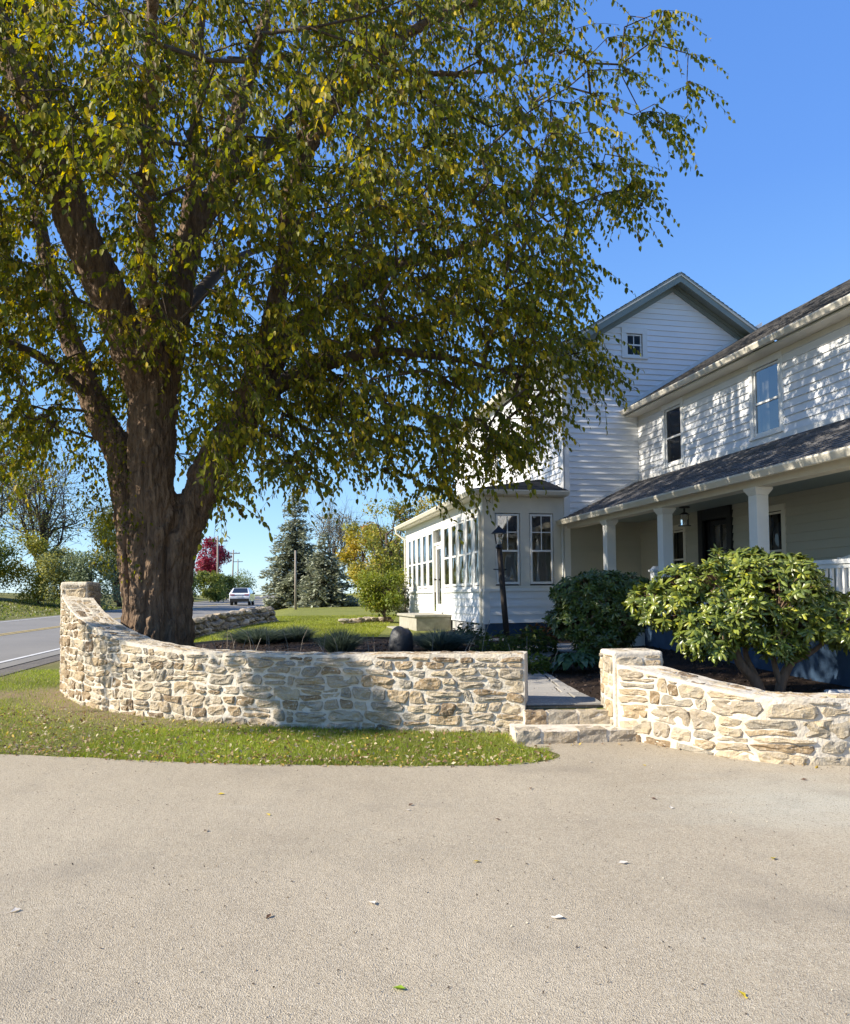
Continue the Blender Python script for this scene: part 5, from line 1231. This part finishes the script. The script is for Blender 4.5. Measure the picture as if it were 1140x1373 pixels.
def rhodo(label, x, y, blobs, stems, cols, w, n, seed, ncap=300):
    r = np.random.default_rng(seed); t = thing('rhododendron', label, 'shrub', (x, y, float(zin(x, y)))); protos = [whorl(seed*10+i, cols, w) for i in range(8)]
    mb = MB()
    for P, R_ in stems:
        V_, F_ = limb_mesh(P, R_, 14, .05, seed, .6); mesh('stem', [tuple(v) for v in V_], F_, M['rstem'], t, True)
    extra = []
    for q in range(22):   # stray shoots that break the outline
        b0 = blobs[r.integers(0, len(blobs))]; dd = r.normal(0, 1, 3); dd[2] = abs(dd[2])*.8; dd /= np.linalg.norm(dd); sz = r.uniform(.07, .15); extra.append((b0[0]+dd[0]*b0[3]*1.08, b0[1]+dd[1]*b0[4]*1.08, b0[2]+dd[2]*b0[5]*1.08, sz, sz, sz))
    B_ = np.array(list(blobs)+extra); P = []; Nn = []
    vol = B_[:, 3]*B_[:, 4]*B_[:, 5]; k = r.choice(len(B_), n*3, p=vol**.67/np.sum(vol**.67)); b_ = B_[k]; d = r.normal(0, 1, (n*3, 3)); d /= np.linalg.norm(d, axis=1)[:, None]
    rr = r.uniform(.55, 1.0, (n*3, 1))**.5; P = b_[:, :3]+d*b_[:, 3:]*rr
    inside = np.zeros(len(P), bool)
    for q in B_: inside |= (np.sum(((P-q[:3])/q[3:])**2, 1) < .38)
    P = P[~inside][:n]; d = d[~inside][:n]
    if abs(P).sum() == 0: return
    # the whorls that face the driveway are single parts, the rest are joined
    near = np.argsort(P[:, 1]*1.0-.35*P[:, 2])
    Rm = []
    others = []
    stemmb = MB()
    for rank, i in enumerate(near):
        z = Vector(d[i]).lerp(Vector((0, 0, 1)), .45)+Vector(r.normal(0, .2, 3)); q = z.to_track_quat('Z', 'Y') @ Matrix.Rotation(r.uniform(0, 6.28), 4, 'Z').to_quaternion(); s_ = r.uniform(.75, 1.2); me = protos[r.integers(0, 8)]
        if rank < ncap:
            o = link('leaf_whorl', me, t); o.location = P[i]; o.rotation_mode = 'QUATERNION'; o.rotation_quaternion = q; o.scale = (s_,)*3
        else: others.append((me, Matrix.Translation(P[i]) @ q.to_matrix().to_4x4() @ Matrix.Scale(s_, 4)))
        c_ = B_[np.argmin(np.sum((B_[:, :3]-P[i])**2, 1))][:3]; stemmb.tube([P[i]-d[i]*.0, P[i]*.55+c_*.45+r.normal(0, .03, 3), c_*.9], [.003, .005, .008], 3, cap=False)
    tag(stemmb.build('twigs', M['rstem'], t), kind='stuff')
    V = []; F = []; Cc = []; off = 0; cache = {}
    for me, mx in others:
        if me.name not in cache:
            v = np.empty(len(me.vertices)*3, np.float32); me.vertices.foreach_get('co', v); l = np.empty(len(me.loops), np.int32); me.loops.foreach_get('vertex_index', l)
            c_ = np.empty(len(me.vertices)*4, np.float32); me.color_attributes['col'].data.foreach_get('color', c_); cache[me.name] = (v.reshape(-1, 3), l.reshape(-1, 4), c_.reshape(-1, 4)[:, :3])
        v, l, c_ = cache[me.name]; A = np.array(mx); V.append(v@A[:3, :3].T+A[:3, 3]); F.append(l+off); Cc.append(c_*r.uniform(.7, 1.2)); off += len(v)
    if V: tag(mesh('foliage', np.vstack(V), np.vstack(F), M['rholeaf'], t, col=np.vstack(Cc)), kind='stuff')
    return t
M['rstem'] = mat('smooth_shrub_bark', (.24, .15, .09), .8, noise=.5, nscale=6, stretch=(4, 4, .8), bump=.008, bscale=20)
RC = [(.17, .21, .033), (.10, .14, .028), (.25, .28, .045), (.34, .34, .03), (.30, .12, .03)]
rhodo('large sunlit rhododendron with thick twin trunks behind the swooping stone wall', 4.2, 9.5,
      [(-1.0, .15, 1.38, .40, .4, .26), (-.3, .1, 1.50, .45, .4, .28), (.05, .1, 1.50, .42, .4, .24), (.0, 0, 1.32, .62, .55, .40), (-.62, .1, 1.18, .55, .5, .36), (.45, .05, 1.08, .45, .45, .32), (-1.15, .15, 1.12, .42, .4, .30), (-.35, -.2, .95, .45, .35, .30), (.75, -.1, .95, .45, .4, .30), (-.85, -.15, .82, .40, .32, .26), (.25, -.1, .98, .42, .35, .30), (.1, .1, 1.42, .38, .4, .25), (1.05, .1, .84, .42, .4, .30), (-1.45, .2, 1.20, .25, .25, .20), (-.75, -.1, .58, .22, .2, .12), (.08, -.15, .62, .25, .2, .16)],
      [([(-.12, 0, -.1), (-.22, .0, .2), (-.42, -.02, .45), (-.5, 0, .8), (-.6, .05, 1.1)], [.075, .065, .055, .04, .02]), ([(-.08, 0, -.1), (-.2, .03, .25), (-.32, .05, .6), (-.15, .1, 1.1)], [.05, .04, .03, .015]),
       ([(.05, .02, -.1), (.10, .02, .2), (.22, .0, .45), (.42, .0, .72), (.6, 0, 1.05)], [.07, .06, .05, .038, .02]), ([(.08, 0, .15), (.02, .05, .5), (.05, .05, 1.0)], [.04, .03, .015]), ([(.2, 0, .42), (.5, .0, .58), (.85, .05, .85)], [.035, .028, .015])],
      RC, [.36, .26, .28, .07, .03], 1550, 3, 300)
rhodo('dark shaded rhododendron by the path, left of the large sunlit one', 2.85, 12.9,
      [(.05, 0, 1.28, .5, .4, .26), (-.35, 0, 1.15, .4, .4, .3), (.5, 0, 1.2, .4, .4, .28), (0, 0, .95, .62, .5, .36), (-.38, 0, .72, .40, .4, .30), (.38, 0, .75, .42, .4, .32), (.05, -.1, .5, .50, .38, .28), (.2, .05, 1.15, .35, .35, .2), (-.2, 0, 1.12, .3, .3, .2), (.55, .1, .95, .35, .35, .3), (-.02, -.1, .32, .45, .32, .22)],
      [([(0, 0, -.1), (.03, 0, .3), (.1, 0, .8)], [.04, .03, .015]), ([(0, 0, -.05), (-.1, 0, .3), (-.25, 0, .7)], [.03, .025, .012])],
      [(.09, .13, .025), (.07, .10, .022), (.14, .18, .035), (.32, .34, .04)], [.4, .35, .22, .03], 1300, 5, 300)

# ------------------------------------------------------------------ bed plants
def tuft(name, label, cat, x, y, r0, h, n, cols, seed, blade=.012, lean=.5, group=None, zoff=0, curve=.25):
    r = np.random.default_rng(seed); t = thing(name, label, cat, (x, y, float(zin(x, y))+zoff), 0, group)
    a = r.uniform(0, 6.28, n); rr = r.uniform(0, 1, n)**.6*r0; bx0 = np.cos(a)*rr*.5; by0 = np.sin(a)*rr*.5; hh = h*r.uniform(.55, 1.05, n)*(1-.35*(rr/r0)**2)
    ox = np.cos(a)*rr*lean+r.normal(0, .03, n); oy = np.sin(a)*rr*lean+r.normal(0, .03, n); yaw = r.uniform(0, 6.28, n); wx = np.cos(yaw)*blade; wy = np.sin(yaw)*blade
    V = np.empty((n, 5, 3)); B0 = np.stack([bx0, by0, np.zeros(n)], 1); Mi = np.stack([bx0+ox*.4, by0+oy*.4, hh*.6], 1); Tp = np.stack([bx0+ox*(1+curve), by0+oy*(1+curve), hh], 1); Wd = np.stack([wx, wy, 0*wx], 1)
    V[:, 0] = B0-Wd*.6; V[:, 1] = B0+Wd*.6; V[:, 2] = Mi+Wd; V[:, 3] = Mi-Wd; V[:, 4] = Tp
    base = np.arange(n)[:, None]*5; F = np.vstack([base+np.array([[0, 1, 2]]), base+np.array([[0, 2, 3]]), base+np.array([[3, 2, 4]])])
    tag(mesh('foliage', V.reshape(-1, 3), F, M['farleaf'], t, col=np.repeat(pal(cols, n, None, .25, r), 5, 0)), kind='stuff'); return t
LV = [(.10, .13, .10), (.14, .17, .12), (.07, .10, .06)]
LVG = 'lavender clumps in the bed'
tuft('lavender', 'large grey green lavender clump left of the dark boulder', 'plant', -1.62, 14.9, .42, .52, 1500, LV, 1, .006, .8, LVG)
tuft('lavender', 'bushy grey lavender directly right of the dark boulder', 'plant', .28, 15.4, .55, .44, 2000, [(.09, .13, .11), (.13, .17, .14)], 2, .007, .85, LVG)
tuft('lavender', 'wide low olive lavender near the tree trunk', 'plant', -3.75, 17.6, .70, .40, 2200, LV, 3, .008, .9, LVG)
tuft('lavender', 'narrow sage plant at the right edge of the bed clump by the trunk', 'plant', -2.95, 17.9, .42, .42, 1200, LV, 4, .008, .8, LVG)
MIX = [(.11, .14, .03), (.16, .19, .05), (.22, .22, .06), (.07, .1, .03)]
rbd = random.Random(12)
for i, (x, y, r0, h, l) in enumerate([(-3.3, 11.6, .25, .42, 'ragged grassy plant behind the wall just right of the trunk'), (-2.6, 11.9, .3, .40, 'low strappy plant behind the wall under the lavender'), (-1.95, 11.6, .28, .42, 'yellow green strappy plant behind the middle of the wall'), (-1.35, 11.9, .25, .42, 'short pale leaved plant in front of the large lavender'), (-2.9, 13.3, .3, .28, 'small herb clump in the mulch near the trunk')]):
    tuft('border_plant', l, 'plant', x, y, r0, h*.62+.12, 160, MIX, 60+i, .012, .9, 'small plants behind the curving wall')
for i, (x, y, r0, h, n, l, c) in enumerate([(1.25, 13.6, .42, .50, 420, 'leafy green perennial clump left of the lamp post foot', [(.08, .11, .03), (.12, .15, .04)]), (1.95, 14.4, .45, .52, 420, 'leafy green perennial clump right of the lamp post', [(.10, .13, .03), (.06, .09, .02)]), (1.55, 12.0, .36, .34, 300, 'light green low plant at the corner of the wall and path', [(.16, .20, .04), (.10, .14, .03)]),
     (.9, 16.6, .4, .5, 380, 'dim green perennial in front of the sunroom foundation', [(.07, .10, .03), (.05, .07, .03)]), (2.6, 17.9, .4, .4, 300, 'reddish brown fading perennial against the blue foundation', [(.13, .07, .03), (.08, .07, .03)])]):
    r = np.random.default_rng(70+i); t = thing('perennial', l, 'plant', (x, y, float(zin(x, y))), 0, 'perennials by the path'); a = r.uniform(0, 6.28, n); rr = r.uniform(0, 1, n)**.5*r0; z = h*r.uniform(.1, 1, n)*(1-.5*(rr/r0)**2)
    leaves('foliage', np.stack([np.cos(a)*rr, np.sin(a)*rr, z], 1), a+r.normal(0, .8, n), r.normal(.1, .5, n), r.normal(0, .4, n), r.uniform(.07, .14, n), pal(c, n, None, .25, r), M['leaf'], t)
    mb = MB()
    for k in range(26): q = r.integers(0, n); mb.tube([(0, 0, 0), (math.cos(a[q])*rr[q]*.6, math.sin(a[q])*rr[q]*.6, z[q])], [.006, .003], 3, cap=False)
    tag(mb.build('stems', M['farleaf'], t, col=np.tile((.06, .08, .02), (len(mb.V), 1))), kind='stuff')
# hosta
r = np.random.default_rng(90); ht = thing('hosta', 'broad leaved hosta mound in the mulch right of the path', 'plant', (2.28, 12.0, float(zin(2.28, 12))))
V = []; F = []; C_ = []
for i in range(85):
    a = r.uniform(0, 6.28); el = r.uniform(.1, 1.2); L_ = r.uniform(.16, .25); out = r.uniform(.03, .26)*math.cos(el)+.02; d = np.array((math.cos(a), math.sin(a), 0)); s_ = np.array((-math.sin(a), math.cos(a), 0)); b0 = d*out+np.array((0, 0, .08+.2*math.sin(el))); q = len(V)
    for t_, ww, dz in ((0, .12, 0), (.3, .9, .035), (.65, .75, .01), (1, .05, -.07)):
        c_ = b0+d*L_*t_+np.array((0, 0, dz)); wd = L_*.36*ww; V += [c_-s_*wd+np.array((0, 0, .02*ww)), c_, c_+s_*wd+np.array((0, 0, .02*ww))]
    for k in range(3): b2 = q+3*k; F += [(b2, b2+1, b2+4, b2+3), (b2+1, b2+2, b2+5, b2+4)]
    C_ += [np.array([(.07, .13, .05), (.10, .16, .07), (.05, .09, .03)][r.integers(0, 3)])*r.uniform(.8, 1.2)]*12
tag(mesh('foliage', [tuple(v) for v in V], F, M['rholeaf'], ht, col=np.array(C_)), kind='stuff')
tuft('mondo_grass', 'dark strappy grass clump behind the square pier', 'plant', 2.95, 9.6, .38, .30, 500, [(.04, .06, .02), (.07, .09, .03)], 91, .008, 1.2)
# dry stalks rising from the bed
ds = thing('dry_stalks', 'thin dry flower stalks rising from the bed behind the wall', 'plant', (0, 0, 0))
for i in range(34):
    x = rbd.uniform(-3.6, -.9) if i < 26 else rbd.uniform(-.7, 2.2); y = rbd.uniform(11.3, 14.5); z = float(zin(x, y)); h = rbd.uniform(.35, .75); lx_ = rbd.uniform(-.18, .18)
    mb = MB(); mb.tube([(x, y, z), (x+lx_*.4, y, z+h*.6), (x+lx_, y, z+h)], [.006, .005, .004], 4); mb.build('stalk', M['pole'], ds)
# black bed edging between mulch and lawn
ed = MB(); pe_ = [(x, bedback(x)+yfront(x)*0) for x in np.arange(-5.8, -.6, .3)]
for (x0, y0), (x1, y1) in zip(pe_[:-1], pe_[1:]): z0, z1 = float(zin(x0, y0)), float(zin(x1, y1)); ed.hexa([(x0, y0, z0-.1), (x1, y1, z1-.1), (x1, y1+.03, z1-.1), (x0, y0+.03, z0-.1), (x0, y0, z0+.07), (x1, y1, z1+.07), (x1, y1+.03, z1+.07), (x0, y0+.03, z0+.07)])
tag(ed.build('bed_edging', M['black']), 'black strip edging between the dark mulch and the back lawn', 'edging')
# downspout extension lying in the right bed
mb = MB(); mb.box(-.32, .5, -.06, .06, 0, .09); o = mb.build('drain_pipe', M['dspout']); o.location = (5.05, 9.35, float(zin(5.0, 9.3))+.03); o.rotation_euler = (0, 0, .1); bevel(o, .02); tag(o, 'white gutter drain pipe end lying in the mulch at the right edge', 'pipe')

# ------------------------------------------------------------------ grass blades
def blades(name, n, box, mask, zf, h, cols, wd=.004, wts=None, seed=1):
    r = np.random.default_rng(seed); x = r.uniform(box[0], box[1], n); y = r.uniform(box[2], box[3], n); k = mask(x, y); x, y = x[k], y[k]; n = len(x)
    z = zf(x, y); a = r.uniform(0, 6.28, n); hh = r.uniform(h[0], h[1], n); lx = r.normal(0, .5, n)*hh; ly = r.normal(0, .5, n)*hh; w = wd*r.uniform(.7, 1.5, n)*(1+np.maximum(0, y-9)*.05)
    V = np.empty((n, 3, 3)); V[:, 0] = np.stack([x-np.cos(a)*w, y-np.sin(a)*w, z-.005], 1); V[:, 1] = np.stack([x+np.cos(a)*w, y+np.sin(a)*w, z-.005], 1); V[:, 2] = np.stack([x+lx, y+ly, z+hh], 1)
    F = np.arange(n*3).reshape(-1, 3); c = pal(cols, n, wts, .25, r); pn = .5+.5*np.sin(x*1.7+2*np.sin(y*1.3)+y*.8); c = c*(.85+.3*pn[:, None])
    o = mesh(name, V.reshape(-1, 3), F, M['grassblade'], col=np.repeat(c, 3, 0)); o['kind'] = 'stuff'; return o
def dirt(x, y): return dirtcol(x, y)[:, 0]
def nwall(x): return np.interp(x, _wf[::-1, 0], _wf[::-1, 1])
_Ex, _Ey = E[:, 0], E[:, 1]
def vmask(x, y):
    k = (y > np.interp(x, _Ex[:70], _Ey[:70])+np.random.default_rng(8).uniform(-.045, .03, len(x))+.02*np.sin(x*5)) & (x < 1.22) & (y < np.where(x > -6.0, nwall(x)-.03, 99)) & (x > Lroad(y)*0-40)
    k &= ~((x > 1.0) & ((y < 7.33) | (y > 7.95))); k &= (x < Lroad(y)*0+1.25) & (x > Lroad(y)+.9)
    return k & (np.random.default_rng(3).random(len(x)) > .93*dirt(x, y))
GC = [(.18, .24, .022), (.25, .31, .035), (.33, .34, .06), (.45, .40, .16)]
blades('grass', 150000, (-10, 1.3, 7.0, 16.5), vmask, zout, (.018, .05), GC, .0028, [.38, .36, .18, .08], 5)
blades('grass', 60000, (-3.6, 1.25, 7.0, 9.4), vmask, zout, (.02, .055), GC, .0028, [.38, .36, .18, .08], 6)
def lmask(x, y): return (y > np.vectorize(bedback)(x)+.05) & (x > Lroad(y)+2.4) & ~((x > -1.2) & (y > 18.6))
blades('grass', 110000, (-11, 1, 17.3, 34), lmask, zin, (.03, .07), [(.18, .21, .025), (.24, .27, .035), (.31, .31, .06)], .006, None, 7)
blades('grass', 16000, (-34, -12, 26, 60), lambda x, y: (Lroad(y)-x > 8.3) & (Lroad(y)-x < 14), zout, (.05, .12), [(.16, .19, .03), (.24, .22, .07), (.12, .15, .03)], .02, None, 8)
# fallen leaves
LCOL = [(.36, .27, .15), (.26, .17, .09), (.48, .40, .26), (.22, .12, .06), (.45, .32, .06)]
def vm2(x, y): 
    d = y-np.interp(x, _Ex[:70], _Ey[:70]); pr = np.random.default_rng(9).random(len(x)); return vmask(x, y) & (pr < np.where(d < .35, .9, .42))
scatter_chips(4800, (-7.5, 1.25, 7.0, 11), zout, 'leaf_litter', M['litter'], (.012, .030), LCOL, lift=.03, mask=vm2, flat=.5)
scatter_chips(1300, (-7, 1.25, 6.9, 9), zout, 'leaf_litter', M['litter'], (.012, .028), LCOL, lift=.012, mask=lambda x, y: (np.abs(y-np.interp(x, _Ex[:70], _Ey[:70])) < .07), flat=.5)
scatter_chips(160, (1.2, 4.6, 6.8, 8.6), lambda x, y: 0*x, 'leaf_litter', M['litter'], (.010, .024), LCOL, lift=.014, mask=lambda x, y: (np.abs(y-np.interp(x, [.9, 2.2, 2.66, 3.08, 4.6], [8.08, 8.2, 7.55, 7.1, 6.92])+.06) < .08), flat=.5)
def leafmesh(seed):
    r = np.random.default_rng(seed); V = [(-.5, 0, 0), (-.1, -.3, .12), (.5, 0, .02), (-.1, .3, .14), (0, 0, .0), (-.75, .02, .05)]
    V = [tuple(np.array(v)*.055*np.array((1, 1, .8))+r.normal(0, .002, 3)) for v in V]; return V, [(0, 1, 4), (1, 2, 4), (2, 3, 4), (3, 0, 4), (0, 4, 5)]
FL = [  # x, y, colour, size, label
 (-1.62, 6.22, 0, 1.0, 'yellow fallen leaf on the driveway, farther of the two left of centre'), (-1.13, 5.62, 0, .9, 'orange yellow fallen leaf on the driveway left of centre'),
 (-1.47, 5.25, 3, .9, 'small dark curled leaf on the driveway left of centre'), (-2.05, 3.95, 2, 1.1, 'pale bleached leaf on the driveway at far left'), (-.12, 3.14, 1, 1.0, 'bright green leaf on the driveway near the bottom centre'),
 (-.28, 4.0, 2, 1.1, 'pale curled leaf on the driveway in the middle distance'), (-.77, 3.85, 3, .8, 'small brown leaf left of the pale curled leaf on the driveway'), (.28, 4.6, 0, .9, 'tiny yellow leaf on the driveway right of centre'),
 (.62, 3.8, 2, 1.0, 'white leaf lying on the driveway right of the bottom centre'), (1.2, 3.07, 0, .9, 'yellow leaf on the driveway above the bottom right'), (2.0, 4.6, 0, 1.0, 'yellow leaf with curled edge on the driveway at right'),
 (1.12, 4.55, 2, 1.0, 'pale grey leaf on the driveway right of centre'), (.48, 5.45, 3, 1.0, 'dark brown leaf on the driveway behind the tiny yellow leaf'), (.82, 6.3, 3, .9, 'reddish brown leaf on the driveway before the steps'),
 (-.12, 5.85, 3, .8, 'brown leaf near the middle of the driveway, behind the others'), (-.14, 5.7, 2, .7, 'small pale leaf beside the brown leaf near the middle of the driveway'), (1.7, 5.95, 3, 1.0, 'dark leaf in the greenish worn patch of the driveway'), (1.75, 5.7, 2, 1.0, 'pale leaf in the greenish worn patch of the driveway'),
 (2.9, 5.1, 2, .9, 'grey curled leaf near the right edge of the driveway'), (3.1, 6.5, 3, 1.0, 'brown leaf on the driveway below the right stone wall'), (1.95, 7.1, 0, .9, 'yellow leaf on the driveway in front of the steps'), (1.5, 7.25, 2, .8, 'pale leaf on the driveway in front of the steps'), (-4.0, 7.3, 2, .9, 'pale leaf on the driveway near the grass at far left')]
CL = [(.55, .42, .03), (.25, .38, .02), (.62, .57, .50), (.13, .07, .04)]
for i, (x, y, c_, s_, l) in enumerate(FL):
    V, F = leafmesh(i); o = mesh('fallen_leaf', V, F, M['litter'], col=np.tile(np.array(CL[c_])*1.0, (len(V), 1))); o.location = (x, y, .012); o.scale = (s_,)*3; o.rotation_euler = (0.1, -.1, i*2.3); tag(o, l, 'leaf', 'fallen leaves on the driveway')

r = np.random.default_rng(77); n = 16000; ctr_ = [(-46, 12, 5), (-43, 4, 5), (-47, 20, 6), (-48, 30, 6), (-42, -6, 5), (-40, -16, 5.5), (-46, 40, 6.5), (-40, -26, 6)]  # unseen line of trees off to the left, added for the windows to reflect
k = r.integers(0, len(ctr_), n); C3 = np.array(ctr_)[k]; d = r.normal(0, 1, (n, 3)); d /= np.linalg.norm(d, axis=1)[:, None]; rr = r.uniform(.5, 1.05, (n, 1))
P = np.stack([C3[:, 0], C3[:, 1], C3[:, 2]*.95], 1)+d*rr*np.stack([C3[:, 2]*.9]*2+[C3[:, 2]*.95], 1)
leaves('added_wood', P, r.uniform(0, 6.28, n), r.normal(.3, .6, n), r.normal(0, .7, n), r.uniform(.25, .5, n), pal([G1, GY, G2, Y1], n, None, .25, r), M['farleaf'], None, QUAD, QF)

scatter_chips(900, (-5.5, 5, 2.4, 8.0), lambda x, y: 0*x, 'driveway_grit', M['litter'], (.003, .009), [(.10, .075, .05), (.16, .12, .08), (.45, .40, .30), (.07, .05, .035)], lift=.009, flat=.4)
